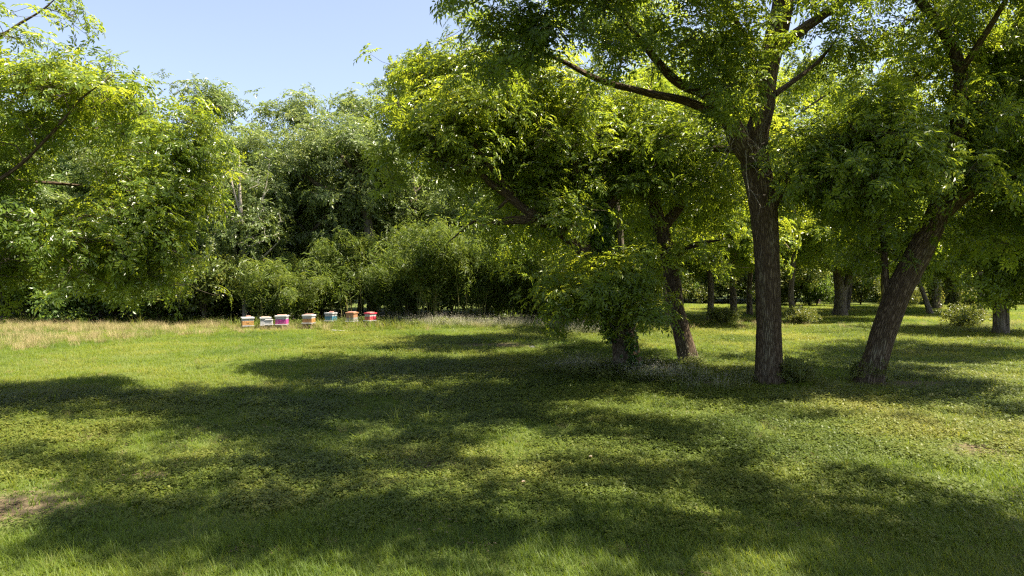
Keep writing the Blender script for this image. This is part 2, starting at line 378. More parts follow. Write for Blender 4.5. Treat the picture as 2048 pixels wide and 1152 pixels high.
def tree(name, label, trunk, limbs, blobs, leaf, n_tips, n_shoots, protos, scale=1.0, tip_r=.8, near=True, bark='bark', seed=1, seg=48, group=None,
         gap=.42, gs=.55, tone0=.45, cat='tree', loc=None, ridge=.022, flare=.22, trunk_step=.06, tmin_r=.006, tone_amp=.5, branch_mat='twig', zmin=.35):
    rng = np.random.default_rng(seed)
    limbs = [(lp, np.concatenate([lr[:-1], lr[-1:] * .3])) for lp, lr in limbs]
    base = np.array(trunk[0][0]); base = np.array([base[0], base[1], 0.0])
    root = empty(name, base); tag(root, label, cat, group)
    p, r = resample(trunk[0], trunk[1], trunk_step if near else .25)
    sh = lambda v: v - base
    t = Tubes(); t.add(sh(p), r, seg if near else 14, ridge if near else 0, flare, seed, .18)
    link('trunk', t.mesh('trunk', M[bark]), root)
    for i, (lp, lr) in enumerate(limbs):
        q, rr = resample(lp, lr, (.08 if near else .3)); w = rng.normal(size=q.shape) * .0
        t = Tubes(); t.add(sh(q), rr, (26 if near else 8), ridge * .6 if near else 0, 0, seed + i + 1, .25)
        link('limb', t.mesh('limb', M[bark]), root)
    tw = Tubes()
    V, T, To = grow(rng, [trunk] + list(limbs), blobs, n_tips, n_shoots, protos, scale, tip_r, tw, near, gap, gs, tone0, tmin_r, seed, tone_amp, zmin=zmin)
    tw.V = [v - base for v in tw.V]
    tag(link('branches', tw.mesh('branches', M[branch_mat]), root), kind='stuff')
    link('crown', mesh_np('crown', V - base, T=T, mat=M[leaf], attrs={'tone': To}), root)
    return root

# ================================================================ near trees
# main pecan right of centre
Y0 = G(768)
trunk = limb_px([(1538, 785, 62), (1538, 740, 58), (1538, 680, 54), (1536, 600, 53), (1533, 500, 53), (1529, 440, 57), (1522, 380, 62), (1510, 325, 62), (1513, 270, 52),
                 (1527, 215, 46), (1533, 150, 46), (1545, 95, 48), (1560, 40, 46), (1572, -40, 42), (1580, -150, 36), (1560, -300, 28), (1550, -450, 18)], Y0)
limbs = [limb_px([(1513, 335, 46), (1480, 285, 46, -.2), (1455, 235, 36, -.4), (1415, 190, 26, -.7), (1350, 160, 20, -1), (1285, 85, 15, -1.3), (1230, 20, 9, -1.6)], Y0),
         limb_px([(1460, 242, 24, -.3), (1380, 205, 20, -.6), (1290, 185, 16, -.8), (1200, 160, 13, -1.0), (1130, 125, 9, -1.3), (1050, 90, 8, -2.6)], Y0),
         limb_px([(1512, 230, 32, -.1), (1503, 150, 27, -.2), (1500, 95, 25, -.3), (1478, 60, 20, -.5), (1440, -10, 16, -.9), (1380, -120, 10, -1.4)], Y0),
         limb_px([(1536, 425, 34), (1552, 390, 33, -.1), (1575, 362, 30, -.3), (1610, 340, 25, -.6), (1660, 318, 20, -.9), (1730, 305, 16, -1.2), (1800, 318, 13, -1.4), (1850, 342, 9, -1.6)], Y0),
         limb_px([(1548, 190, 14, .1), (1590, 160, 11, .6), (1640, 120, 8, 1.2), (1680, 70, 5, 1.5)], Y0),
         limb_px([(1548, 100, 30, 0), (1590, 70, 25, .3), (1640, 35, 20, .6), (1700, -10, 16, 1.0), (1780, -80, 10, 1.4)], Y0),
         limb_px([(1575, -60, 32, 0), (1500, -160, 26, -1.5), (1400, -260, 20, -3), (1280, -330, 12, -4.2), (1250, -520, 8, -5.2)], Y0),
         limb_px([(1560, -120, 26, 0), (1350, -230, 20, -.6), (1180, -250, 16, -1.2), (1020, -260, 9, -2)], Y0),
         limb_px([(1520, 300, 22, .2), (1480, 300, 16, .8), (1400, 300, 13, 1.6), (1330, 330, 8, 2.4)], Y0)]
blobs = [blob_px(1330, 190, Y0 - 1.9, 140, 60, .6), blob_px(1200, 160, Y0 - 2.0, 140, 60, .6), blob_px(1080, 120, Y0 - 2.0, 110, 70, .6), blob_px(1400, 80, Y0 - 1.4, 70, 60, .6), blob_px(1290, 110, Y0 - 1.4, 200, 120, 1.2), blob_px(1180, 150, Y0 - 1.9, 150, 70, .8), blob_px(1350, 180, Y0 - 1.2, 130, 70, .8), blob_px(1250, 40, Y0 - 1.6, 200, 60, 1.0), blob_px(1040, 60, Y0 - 2.4, 90, 80, .9), blob_px(1120, 90, Y0 - 2.1, 130, 95, 1.3), blob_px(1380, 40, Y0 - .8, 100, 90, 1.3), blob_px(1390, 190, Y0 - 1.2, 120, 60, 1.2),
         blob_px(1640, 310, Y0 - .7, 90, 50, .9), blob_px(1740, 270, Y0 - 1.2, 90, 60, 1.0), blob_px(1830, 340, Y0 - 1.5, 80, 60, .9), blob_px(1700, 390, Y0 - 1.2, 100, 40, .9), blob_px(1700, 10, Y0 + .8, 130, 80, 1.2), blob_px(1640, 110, Y0 + 1.5, 70, 60, .8), blob_px(1330, 330, Y0 + 1.9, 90, 60, 1.0),
         blob_px(1150, -120, Y0 - 3.2, 330, 150, 2.0), blob_px(1500, -250, Y0 - 3.2, 420, 200, 2.6), (3.0, 9.6, 11.0, 3.4, 2.2, 1.6), (-.2, 12.0, 11.0, 2.8, 2.2, 1.3), (6.8, 10.0, 11.5, 2.8, 2.0, 1.6)]
main = tree('pecan_tree', 'tall pecan with thick upright furrowed trunk forking high above shaded grass', trunk, limbs, blobs, 'leaf_pecan', 900, 4300, SH_NEAR, .92, .58, seed=11, gap=.42, gs=.8, tone0=.42)
# bare pale twigs hanging at the fork
rngd = np.random.default_rng(3); t = Tubes(); b0 = np.array(main.location)
for (ax, ay, bx, by) in [(1480, 255, 1395, 300), (1470, 270, 1440, 330), (1490, 250, 1515, 330), (1500, 290, 1535, 275), (1490, 300, 1500, 400), (1500, 330, 1545, 345), (1495, 360, 1530, 415), (1440, 250, 1360, 270), (1470, 250, 1420, 345), (1535, 300, 1490, 260)]:
    a, b = P(ax, ay, Y0 - .35), P(bx, by, Y0 - .6 + rngd.uniform(-.2, .1)); u = np.linspace(0, 1, 7)[:, None]
    p = a + (b - a) * u + np.array([0, 0, -.12]) * (4 * u * (1 - u)) + rngd.normal(size=(7, 3)) * .02
    t.add(p - b0, np.linspace(.010, .004, 7), 4)
    for k in (2, 4): t.add(np.array([p[k], p[k] + rngd.normal(size=3) * .12 + [0, 0, -.05], p[k] + rngd.normal(size=3) * .2 + [0, 0, -.15]]) - b0, np.array([.006, .004, .003]), 3)
link('dead_twigs', t.mesh('dead_twigs', M['dead_twig']), main)

# leaning pecan on the right
Y1 = G(766)
trunk = limb_px([(1738, 785, 66), (1742, 750, 54), (1756, 700, 50), (1776, 640, 50), (1800, 580, 51), (1830, 520, 50), (1858, 465, 48), (1880, 410, 46), (1896, 350, 40), (1912, 290, 34), (1920, 210, 30),
                 (1918, 130, 25), (1882, 55, 21), (1835, -5, 18), (1790, -90, 14), (1760, -200, 8)], Y1)
limbs = [limb_px([(1788, 600, 16), (1774, 570, 14, .1), (1770, 530, 13, .2), (1766, 480, 11, .4), (1750, 420, 8, .8), (1720, 360, 8, 1.2)], Y1),
         limb_px([(1872, 440, 36), (1930, 390, 30, -.4), (1990, 360, 24, -.8), (2060, 330, 18, -1.2), (2140, 280, 12, -1.6)], Y1),
         limb_px([(1908, 305, 26), (1950, 230, 22, .5), (1985, 150, 18, 1), (2030, 60, 14, 1.4), (2080, -60, 10, 1.4), (2140, -160, 6, .2)], Y1),
         limb_px([(1893, 360, 26), (1840, 335, 22, -.4), (1790, 320, 18, -.9), (1740, 290, 13, -1.4), (1690, 240, 8, -1.8)], Y1),
         limb_px([(1915, 150, 18), (1950, 100, 14, -.5), (2000, 20, 10, -1), (2040, -60, 7, -1.6)], Y1)]
blobs = [blob_px(1930, 380, Y1 - .5, 160, 120, 1.6), blob_px(1800, 400, Y1 - .6, 120, 90, 1.2), blob_px(1980, 200, Y1 + .4, 130, 150, 1.6), blob_px(1740, 230, Y1 - .8, 90, 90, 1.0), blob_px(2080, 330, Y1 - .9, 110, 160, 1.6),
         blob_px(1860, 40, Y1, 110, 80, 1.3), blob_px(1980, 0, Y1 - .5, 140, 90, 1.6), blob_px(1900, -200, Y1, 260, 160, 2.6), blob_px(2000, 500, Y1 - .3, 100, 60, 1.0), blob_px(1780, 480, Y1 + .8, 60, 50, .7), blob_px(2150, 50, Y1, 120, 200, 2), (12.0, 14.0, 10.0, 3.0, 2.6, 1.6), (14.0, 19.0, 9.0, 3.0, 3.0, 2.0), (10.8, 11.6, 10.4, 2.6, 1.8, 1.2), (13.4, 11.2, 10.0, 2.2, 1.8, 1.2)]
tree('pecan_tree', 'pecan with dark trunk leaning strongly to the right, crown overhead', trunk, limbs, blobs, 'leaf_pecan', 700, 3400, SH_NEAR, .92, .58, seed=23, gap=.47, gs=.8, tone0=.45)

# ivy-grown pecan in the centre
Y2 = G(742)
trunk = limb_px([(1258, 762, 66), (1254, 720, 60), (1250, 680, 56), (1243, 640, 52), (1234, 600, 48), (1220, 560, 44), (1205, 525, 40), (1198, 470, 34), (1182, 420, 32), (1166, 380, 28), (1150, 320, 24), (1145, 240, 18), (1120, 150, 10)], Y2)
limbs = [limb_px([(1212, 545, 38), (1170, 500, 34, -.2), (1130, 468, 28, -.4), (1085, 440, 24, -.6), (1045, 415, 20, -.7), (1012, 388, 18, -.8), (985, 370, 15, -.9), (955, 345, 14, -1), (905, 330, 9, -1.2), (850, 310, 6, -1.4)], Y2),
         limb_px([(1092, 444, 24, -.55), (1055, 440, 20, -.9), (1010, 442, 16, -1.2), (962, 452, 10, -1.5)], Y2),
         limb_px([(1020, 395, 9, -.8), (985, 425, 7, -.9), (945, 445, 5, -1), (920, 465, 4, -1.1), (895, 485, 2, -1.2)], Y2),
         limb_px([(1172, 395, 22), (1120, 300, 18, .3), (1040, 230, 14, .6), (950, 180, 9, .9)], Y2),
         limb_px([(1190, 450, 22), (1240, 380, 18, .4), (1280, 300, 14, .8), (1300, 220, 9, 1.1)], Y2),
         limb_px([(1040, 412, 16, -.7), (980, 330, 13, -.9), (920, 250, 10, -1.1), (860, 190, 6, -1.3)], Y2)]
blobs = [blob_px(960, 270, Y2 - .6, 150, 110, 1.8), blob_px(830, 250, Y2 - .8, 90, 90, 1.6), blob_px(1090, 250, Y2 + .4, 150, 130, 1.9), blob_px(930, 300, Y2 + .6, 120, 40, .9), blob_px(800, 330, Y2 + .2, 50, 60, .8), blob_px(1110, 360, Y2 + .5, 90, 60, 1.1),
         blob_px(1240, 280, Y2 + .8, 100, 100, 1.3), blob_px(1000, 120, Y2 + .6, 110, 90, 1.4), blob_px(850, 160, Y2 + .6, 70, 50, 1.1), blob_px(960, 50, Y2 + 1, 70, 60, 1.0), blob_px(880, 280, Y2 - .1, 120, 70, .9), blob_px(1120, 430, Y2 - .9, 60, 45, .4), blob_px(900, 430, Y2 - 1.0, 80, 40, .6), blob_px(1020, 320, Y2 + .6, 110, 70, 1.0)]
centre = tree('pecan_tree', 'ivy-covered pecan whose crooked limbs sweep left over the bamboo', trunk, limbs, blobs, 'leaf_pecan', 720, 2700, SH_NEAR, .92, .6, seed=31, gap=.45, gs=.8, tone0=.56)
# ivy hugging the trunk, and leafy suckers drooping round its foot
rng = np.random.default_rng(8); q, rr = resample(trunk[0][:10], trunk[1][:10], .05); n = 900
k = rng.integers(2, len(q), size=n); th = rng.uniform(0, 2 * np.pi, n); A, B = frames(q)
dr = A[k] * np.cos(th)[:, None] + B[k] * np.sin(th)[:, None]; hz = q[k][:, 2]
keep = noise3(np.stack([np.cos(th), np.sin(th), hz], 1) * 1.3, 4) > np.where(hz > 2.2, .30, np.where(hz < .7, .60, .46))
pos = (q[k] + dr * (rr[k] + rng.uniform(0, .10, n))[:, None])[keep]; dr = dr[keep]
b0 = np.array(centre.location)
V, T, To = place(SH_IVY, pos, dr + [0, 0, -.2], rng.uniform(.8, 1.5, len(pos)), rng, rng.uniform(.1, .8, len(pos)))
link('ivy', mesh_np('ivy', V - b0, T=T, mat=M['ivy'], attrs={'tone': To}), centre)
def suckers(parent, pts, blobs, n_tips, n_sh, seed, tone=.5):
    rng = np.random.default_rng(seed); tw = Tubes(); b0 = np.array(parent.location)
    V, T, To = grow(rng, [(np.array(p), np.linspace(.03, .012, len(p))) for p in pts], blobs, n_tips, n_sh, SH_NEAR, .95, .5, tw, True, .36, .8, tone, .004, seed)
    for p in pts: tw.add(*resample(p, np.linspace(.03, .012, len(p)), .2), 6)
    tw.V = [v - b0 for v in tw.V]
    link('sucker_stems', tw.mesh('sucker_stems', M['twig']), parent)
    link('low_foliage', mesh_np('low_foliage', V - b0, T=T, mat=M['leaf_pecan'], attrs={'tone': To}), parent)
suckers(centre, [[P(1230, 580, Y2 - .2), P(1200, 570, Y2 - .9), P(1175, 600, Y2 - 1.4)], [P(1240, 620, Y2 - .2), P(1275, 590, Y2 - .9), P(1300, 610, Y2 - 1.3)], [P(1235, 600, Y2 - .3), P(1250, 540, Y2 - 1), P(1280, 520, Y2 - 1.3)], [P(1243, 640, Y2 - .2), P(1250, 640, Y2 - 1), P(1230, 660, Y2 - 1.4)]],
        [blob_px(1175, 600, Y2 - 1.0, 75, 50, .7), blob_px(1275, 600, Y2 - 1.0, 50, 60, .7), blob_px(1230, 630, Y2 - .9, 60, 25, .5), blob_px(1240, 540, Y2 - .9, 60, 40, .7)], 44, 300, 77, .82)

# second dark trunk behind it
Y3 = G(727)
trunk = limb_px([(1381, 745, 46), (1375, 710, 41), (1364, 670, 37), (1353, 620, 35), (1346, 560, 33), (1336, 505, 33), (1320, 450, 31), (1305, 400, 27), (1292, 330, 23), (1285, 250, 18), (1300, 160, 10)], Y3)
limbs = [limb_px([(1322, 460, 24), (1370, 400, 20, .3), (1420, 330, 16, .6), (1460, 270, 10, .9)], Y3),
         limb_px([(1305, 400, 20), (1250, 340, 16, -.3), (1190, 290, 12, -.6), (1130, 250, 7, -1)], Y3),
         limb_px([(1340, 520, 16), (1390, 490, 13, -.3), (1440, 480, 9, -.6)], Y3)]
blobs = [blob_px(1310, 300, Y3, 130, 110, 1.8), blob_px(1430, 340, Y3 + .5, 90, 90, 1.4), blob_px(1420, 500, Y3 - .4, 70, 50, .9), blob_px(1340, 190, Y3, 110, 70, 1.4), blob_px(1470, 230, Y3 + .8, 90, 80, 1.3), blob_px(1300, 380, Y3, 70, 40, .9)]
tree('pecan_tree', 'dark-trunked pecan leaning left behind the ivy-covered one', trunk, limbs, blobs, 'leaf_pecan', 260, 620, SH_NEAR, .95, .75, seed=43, gap=.45, gs=.7, tone0=.55)

# left tree whose trunk stands outside the picture
Y4 = 12.2
trunk = limb_px([(-420, 770, 60), (-415, 700, 54), (-405, 600, 50), (-395, 500, 48), (-380, 420, 44), (-370, 300, 38), (-350, 150, 32), (-330, 0, 24), (-310, -150, 14)], Y4)
limbs = [limb_px([(-395, 500, 18.7), (-250, 470, 14.3, .2), (-100, 455, 11.0, .3), (40, 440, 7.2, .5), (170, 430, 5.0, .7), (250, 470, 2.0, .8)], Y4),
         limb_px([(-390, 460, 16.5), (-220, 430, 13.2, -.3), (-80, 395, 10.5, -.5), (20, 345, 7.7, -.6), (100, 270, 6.1, -.6), (160, 200, 4.4, -.6), (230, 150, 2.0, -.6)], Y4),
         limb_px([(-375, 350, 15.4), (-220, 240, 12.1, .3), (-80, 130, 9.4, .5), (20, 60, 6.1, .6), (90, 15, 3.9, .7), (150, -40, 2.0, .8)], Y4),
         limb_px([(-375, 330, 14.3), (-200, 280, 11.0, .9), (-40, 250, 7.7, 1.3), (90, 260, 5.5, 1.6), (230, 250, 3.9, 1.8), (330, 200, 2.0, 2)], Y4),
         limb_px([(-395, 520, 14.3), (-240, 540, 11.0, .5), (-90, 530, 7.7, .9), (60, 530, 5.0, 1.1), (190, 540, 2.0, 1.3)], Y4),
         limb_px([(-385, 400, 14.3), (-200, 370, 11.0, 1.2), (-20, 360, 7.7, 1.8), (150, 370, 5.5, 2.1), (310, 390, 2.0, 2.4)], Y4)]
blobs = [blob_px(70, 200, Y4 - .4, 120, 70, 1.2), blob_px(220, 200, Y4 + .3, 100, 60, 1.1), blob_px(120, 320, Y4 + .6, 180, 80, 1.5), blob_px(70, 430, Y4 + .4, 180, 70, 1.4), blob_px(240, 420, Y4 + 1.0, 110, 80, 1.2), blob_px(120, 530, Y4 + .9, 150, 60, 1.2),
         blob_px(40, 45, Y4 + .6, 110, 45, .8), blob_px(150, 30, Y4 + .8, 55, 22, .5), blob_px(320, 280, Y4 + 1.9, 70, 70, .9), blob_px(-150, 330, Y4, 160, 300, 2.4), blob_px(-250, 50, Y4, 200, 200, 2.4), blob_px(270, 520, Y4 + 1.2, 60, 50, .8), blob_px(370, 230, Y4 + 2, 50, 35, .6), blob_px(360, 430, Y4 + 2.2, 60, 60, .8), blob_px(300, 130, Y4 + 1.6, 60, 30, .6), blob_px(180, 110, Y4 + .8, 80, 30, .6), blob_px(330, 560, Y4 + 2.4, 70, 50, .9), blob_px(200, 470, Y4 + 1.6, 170, 110, 1.3), blob_px(380, 330, Y4 + 2.6, 60, 80, .8)]
tree('pecan_tree', 'bright sunlit pecan branches reaching in from the left edge, trunk out of view', trunk, limbs, blobs, 'leaf_pecan', 800, 2500, SH_NEAR, .76, .55, seed=57, zmin=2.1, gap=.48, gs=.9, tone0=.54)

# pecan standing outside the picture at right; its crown shades the foreground
W = lambda rows: (np.array([q[:3] for q in rows], float), np.array([q[3] for q in rows], float))
tree('pecan_tree', 'pecan beyond the right edge of the picture whose crown shades the foreground grass',
     W([(11.2, 4.6, -.1, .36), (11.1, 4.7, 1.5, .30), (10.9, 4.9, 4, .27), (10.5, 5.2, 7, .22), (10.0, 5.6, 10, .15), (9.6, 5.8, 12.5, .07)]),
     [W([(10.9, 4.9, 4.5, .2), (9.4, 5.2, 6.8, .16), (7.0, 6.0, 8.6, .11), (4.5, 6.8, 9.8, .05)]), W([(10.6, 5.1, 6.2, .18), (9.0, 6.3, 8.6, .13), (7.0, 7.6, 9.8, .06)]), W([(10.4, 5.2, 7.2, .16), (9, 4.4, 9.5, .1), (6.5, 4.2, 11, .05)])],
     [(4.2, 6.6, 9.9, 2.6, 1.5, 1.0), (7.2, 6.0, 10.0, 2.2, 1.5, 1.2), (9.0, 4.6, 11.0, 2.4, 1.6, 1.5), (6.2, 7.9, 9.6, 1.6, 1.0, .9), (1.6, 6.6, 9.6, 1.6, 1.3, .7), (12.5, 4.5, 9, 2, 2, 2)],
     'leaf_pecan', 340, 2600, SH_NEAR, 1.0, .7, seed=83, gap=.48, gs=1.1, tone0=.5)

tree('pecan_tree', 'pecan beyond the right edge whose leafy boughs hang in behind the leaning one',
     W([(21.5, 21, -.1, .36), (21.4, 21, 1.5, .30), (21.2, 21, 4, .27), (20.8, 21.2, 7, .22), (20.2, 21.4, 10, .15), (20, 21.4, 12.5, .07)]),
     [W([(21.2, 21, 4.2, .2), (19.4, 20.8, 6, .15), (17.0, 20.4, 7.2, .1), (14.6, 20, 7.6, .05)]), W([(21, 21.1, 5.6, .18), (19.2, 22.6, 8, .13), (16.8, 23.6, 9.4, .06)]), W([(20.7, 21.2, 7.2, .16), (19, 20, 9.5, .1), (16.5, 19.4, 11, .05)])],
     [(16.2, 20.3, 7.2, 2.4, 1.8, 1.5), (18.2, 21.5, 9.2, 2.6, 2.4, 1.6), (17.0, 23.2, 9.0, 2.0, 1.6, 1.6), (17.5, 19.8, 10.8, 2.4, 1.6, 1.4), (20.5, 21.5, 11.5, 2.8, 2.8, 1.6), (18.3, 20.6, 5.0, 1.8, 1.5, 1.0)],
     'leaf_pecan', 260, 1500, SH_MID, .95, .7, seed=85, gap=.46, gs=.7, tone0=.55)

# ================================================================ middle and far trees
def proto_tree(seed, h, trunk_h, spread, leaf, n_tips=110, n_sh=1100, tone=.5, lean=0.0, protos=None, rad=.2, scale=1.0, tip_r=1.0):
    """a whole tree at the origin"""
    rng = np.random.default_rng(seed)
    zs = np.linspace(-.12, h * .85, 9); off = np.cumsum(rng.normal(size=(9, 2)) * .07 * h / 9, 0) + np.stack([lean * np.maximum(zs, 0), 0 * zs], 1)
    tp = np.column_stack([off - off[0], zs]); tr = rad * (1 - np.linspace(0, .88, 9) ** 1.2)
    limbs, blobs = [], []
    for i in range(7):
        z = trunk_h + (h * .8 - trunk_h) * (i + .3) / 7; j = np.interp(z, zs, np.arange(9)); c = np.array([np.interp(z, zs, tp[:, 0]), np.interp(z, zs, tp[:, 1]), z])
        az = i * 2.4 + rng.uniform(-.5, .5); L = spread * (1 - .45 * i / 7) * rng.uniform(.7, 1.1); d = np.array([math.cos(az), math.sin(az), 0])
        e = c + d * L + [0, 0, L * rng.uniform(.15, .6)]
        mid = c + d * L * .5 + [0, 0, L * rng.uniform(.2, .45)]
        limbs.append((np.array([c, mid, e]), np.array([np.interp(z, zs, tr) * .6, .06, .025])))
        blobs.append((*(e - d * L * .15), L * .55, L * .55, L * .42))
    blobs.append((tp[-1][0], tp[-1][1], h * .9, spread * .5, spread * .5, h * .13))
    root = empty('broadleaf_tree')
    t = Tubes(); p, r = resample(tp, tr, .3); t.add(p, r, 14, .012, .4, seed, .2); link('trunk', t.mesh('trunk', M['bark_far']), root)
    for lp, lr in limbs:
        t = Tubes(); t.add(*resample(lp, lr, .4), 6, 0, 0, seed, .2); link('limb', t.mesh('limb', M['bark_far']), root)
    tw = Tubes(); V, T, To = grow(rng, [(tp, tr)] + limbs, blobs, n_tips, n_sh, protos or SH_FAR, scale, tip_r, tw, False, .36, .45, tone, .012, seed)
    tag(link('branches', tw.mesh('branches', M['twig']), root), kind='stuff')
    link('crown', mesh_np('crown', V, T=T, mat=M[leaf], attrs={'tone': To}), root)
    return root
def put(proto, used, name, px, Y, label, s=1.0, rz=0.0, group=None, cat='tree'):
    o = proto if not used.get(proto.name) else copy_tree(proto)
    used[proto.name] = True
    o.name = name; x = (px - 1024) / F * Y
    o.location = (x, Y, float(gh(x, Y))); o.rotation_euler = (0, 0, rz); o.scale = (s, s, s)
    tag(o, label, cat, group); return o
used = {}
ORD = ['first', 'second', 'third', 'fourth', 'fifth', 'sixth', 'seventh', 'eighth', 'ninth', 'tenth', 'eleventh', 'twelfth', 'thirteenth', 'fourteenth', 'fifteenth', 'sixteenth', 'seventeenth', 'eighteenth', 'nineteenth', 'twentieth', 'twenty-first', 'twenty-second', 'twenty-third', 'twenty-fourth']
pA = proto_tree(101, 13, 3.5, 5.0, 'leaf_pale', 150, 1900, .5, protos=SH_MID, scale=1.25)
pB = proto_tree(102, 12, 3.0, 5.2, 'leaf_dark', 150, 1900, .5, protos=SH_MID, scale=1.25)
pC = proto_tree(103, 10, 2.6, 4.6, 'leaf_pecan', 130, 1500, .55, protos=SH_MID, scale=1.25)
pE = proto_tree(105, 15, 3.4, 5.0, 'leaf_pecan', 170, 1900, .55, protos=SH_MID, scale=1.2, rad=.19)
GB = 'trees of the wood edge behind the hives'
# left wood edge, row by row
L_EDGE = [
    (pB, -80, 41, 'tall dark tree of the wood edge at the far left margin', 1.15, .3),
    (pA, 110, 44, 'tall tree half hidden by the sunlit branches at the left edge', 1.2, 1.2),
    (pB, 280, 46, 'tallest dark tree rising behind the sunlit left branches', 1.32, 2.0),
    (pA, 430, 43, 'grey-green tree behind the leftmost white and orange hive', 1.06, 2.9),
    (pA, 590, 45, 'grey-green round-topped tree above the hive with the orange and white boxes', 1.05, 4.0),
    (pA, 720, 47, 'pale loose-crowned tree above the red hive', 1.1, 5.1),
    (pA, 205, 38.5, 'low grey-green tree at the dry grass edge', .7, 3.3),
    (pC, 360, 39.5, 'small green tree left of the hives at the wood edge', .72, .8),
    (pA, 545, 42.5, 'small grey-green tree between the white and the orange hives', .75, 1.9),
    (pA, 470, 40.5, 'pale leafy tree just behind the two leftmost hives', .8, 4.9),
    (pA, 640, 41, 'pale drooping tree above the blue and white hive', .85, .5),
    (pB, 330, 42, 'dark round tree above the end of the dry grass', .85, 2.4),
    (pA, 815, 43, 'pale green tree rising behind the bamboo right of the red hive', 1.15, 5.7),
    (pC, 860, 50, 'green tree standing up behind the bamboo thicket', .95, 2.2),
    (pB, 1000, 48, 'dark tree far behind the bamboo thicket', .95, 3.0),
    (pC, 1120, 52, 'green tree far behind the ivy-covered pecan', .95, 4.4)]
for pr, px, Y, lab, s, rz in L_EDGE: put(pr, used, 'broadleaf_tree', px, Y, lab, s, rz, GB)
# right grove
R_GROVE = [
    (pC, 1172, G(648), 'tree with reddish trunk standing behind the ivy-covered pecan', .85, .4),
    (pE, 1420, G(640), 'tree with thick dark trunk just left of the tall upright pecan', 1.1, 1.1),
    (pC, 1468, G(637), 'thin dark tree between thick dark trunk and tall pecan', 1.1, 2.7),
    (pE, 1588, G(645), 'slim tree with pale trunk right of the tall upright pecan', .95, 3.6),
    (pE, 1692, G(622), 'dark tree close behind the forked grey trunk', 1.1, 5.5),
    (pB, 1960, G(626), 'tree with red-brown trunk beyond the twin-stemmed tree', 1.1, 1.7),
    (pE, 1500, G(630), 'dark tree almost hidden by the tall upright pecan', 1.1, 4.2),
    (pE, 1775, G(636), 'tall tree standing behind the leaning pecan', .95, 2.1),
    (pE, 1252, 24.0, 'leafy tree added behind the ivy-covered pecan to shade the lawn', .82, 2.9),  # added tree, trunk out of sight, throws shade on the lawn towards the hives
    (pC, 1340, G(655), 'green tree hidden behind the second dark trunk', .95, 3.4)]
for pr, px, Y, lab, s, rz in R_GROVE: put(pr, used, 'broadleaf_tree', px, Y, lab, s, rz, 'trees of the grove on the right')
def side_tree(label, rows, Y, limb_rows, blobs, seed, n_tips=100, n_sh=1100, leaf='leaf_pecan', tone=.55, ivy=False):
    o = tree('broadleaf_tree', label, limb_px(rows, Y), [limb_px(r, Y) for r in limb_rows], blobs, leaf, n_tips, n_sh, SH_MID, 1.2, .95, near=False, bark='bark_far', seed=seed,
             group='trees of the grove on the right', gap=.36, gs=.45, tone0=tone, tmin_r=.012)
    if ivy:
        rng = np.random.default_rng(seed); q, rr = resample(*limb_px(rows, Y), .1); n = 260
        k = rng.integers(0, len(q), size=n); th = rng.uniform(0, 6.28, n); A, B = frames(q); d = A[k] * np.cos(th)[:, None] + B[k] * np.sin(th)[:, None]
        V, T, To = place(SH_IVY, q[k] + d * (rr[k] + .05)[:, None], d, np.full(n, 1.8), rng, rng.uniform(.4, 1, n))
        link('ivy', mesh_np('ivy', V - np.array(o.location), T=T, mat=M['leaf_shrub'], attrs={'tone': To}), o)
    return o
Ya = G(630)
side_tree('grey-trunked tree forking low into two stems on the sunlit lawn', [(1679, 640, 34), (1680, 615, 24), (1680, 585, 22), (1676, 555, 18), (1672, 500, 15), (1668, 430, 10)], Ya,
          [[(1682, 598, 16), (1692, 570, 14), (1700, 545, 13), (1720, 500, 11), (1745, 440, 8)], [(1676, 545, 12), (1640, 525, 10, -1), (1600, 530, 8, -2), (1570, 525, 6, -3)]],
          [blob_px(1660, 440, Ya, 90, 60, 3), blob_px(1750, 430, Ya, 80, 60, 2.5), blob_px(1600, 500, Ya - 2, 70, 40, 2), blob_px(1740, 520, Ya - 1, 60, 30, 2), blob_px(1690, 360, Ya, 100, 60, 3)], 61, 130, 1500)
Yb = G(667)
side_tree('twin-stemmed tree with dark leafy trunk at the right edge', [(1998, 678, 26), (1998, 650, 22), (1996, 610, 20), (1994, 560, 20), (2000, 500, 17), (2010, 430, 13), (2020, 350, 8)], Yb,
          [[(2008, 672, 20), (2010, 640, 17), (2012, 590, 15), (2025, 540, 14), (2050, 480, 10), (2090, 410, 6)], [(1995, 560, 13), (1970, 520, 11), (1940, 470, 9), (1910, 420, 6)]],
          [blob_px(2000, 440, Yb, 100, 80, 2.5), blob_px(2080, 440, Yb, 80, 100, 2.5), blob_px(1930, 450, Yb, 60, 50, 2), blob_px(2015, 560, Yb - .5, 50, 40, 1), blob_px(1940, 520, Yb - .5, 50, 35, 1)], 62, 150, 1700, tone=.5)
Yc = G(628)
side_tree('thin tree with bent trunk leaning left beyond the lawn', [(1862, 635, 15), (1858, 620, 11), (1848, 590, 9), (1838, 565, 8), (1825, 530, 7), (1810, 480, 5)], Yc, [], [blob_px(1810, 480, Yc, 50, 40, 2), blob_px(1840, 520, Yc, 40, 30, 1.6)], 63, 50, 450)
Yd = G(618)
side_tree('tall tree with straight ivy-dressed trunk right of the leaning pecan', [(1874, 625, 18), (1872, 600, 15), (1868, 560, 14), (1864, 520, 12), (1862, 450, 8)], Yd, [], [blob_px(1865, 440, Yd, 80, 60, 3)], 64, 80, 900, ivy=True)
Ye = G(624)
side_tree('slender ivy-clad trunk tilting left near the far lawn edge', [(1911, 630, 15), (1909, 605, 12), (1905, 575, 11), (1896, 545, 10), (1884, 500, 7)], Ye, [], [blob_px(1890, 480, Ye, 60, 50, 2.5)], 65, 70, 800, ivy=True)
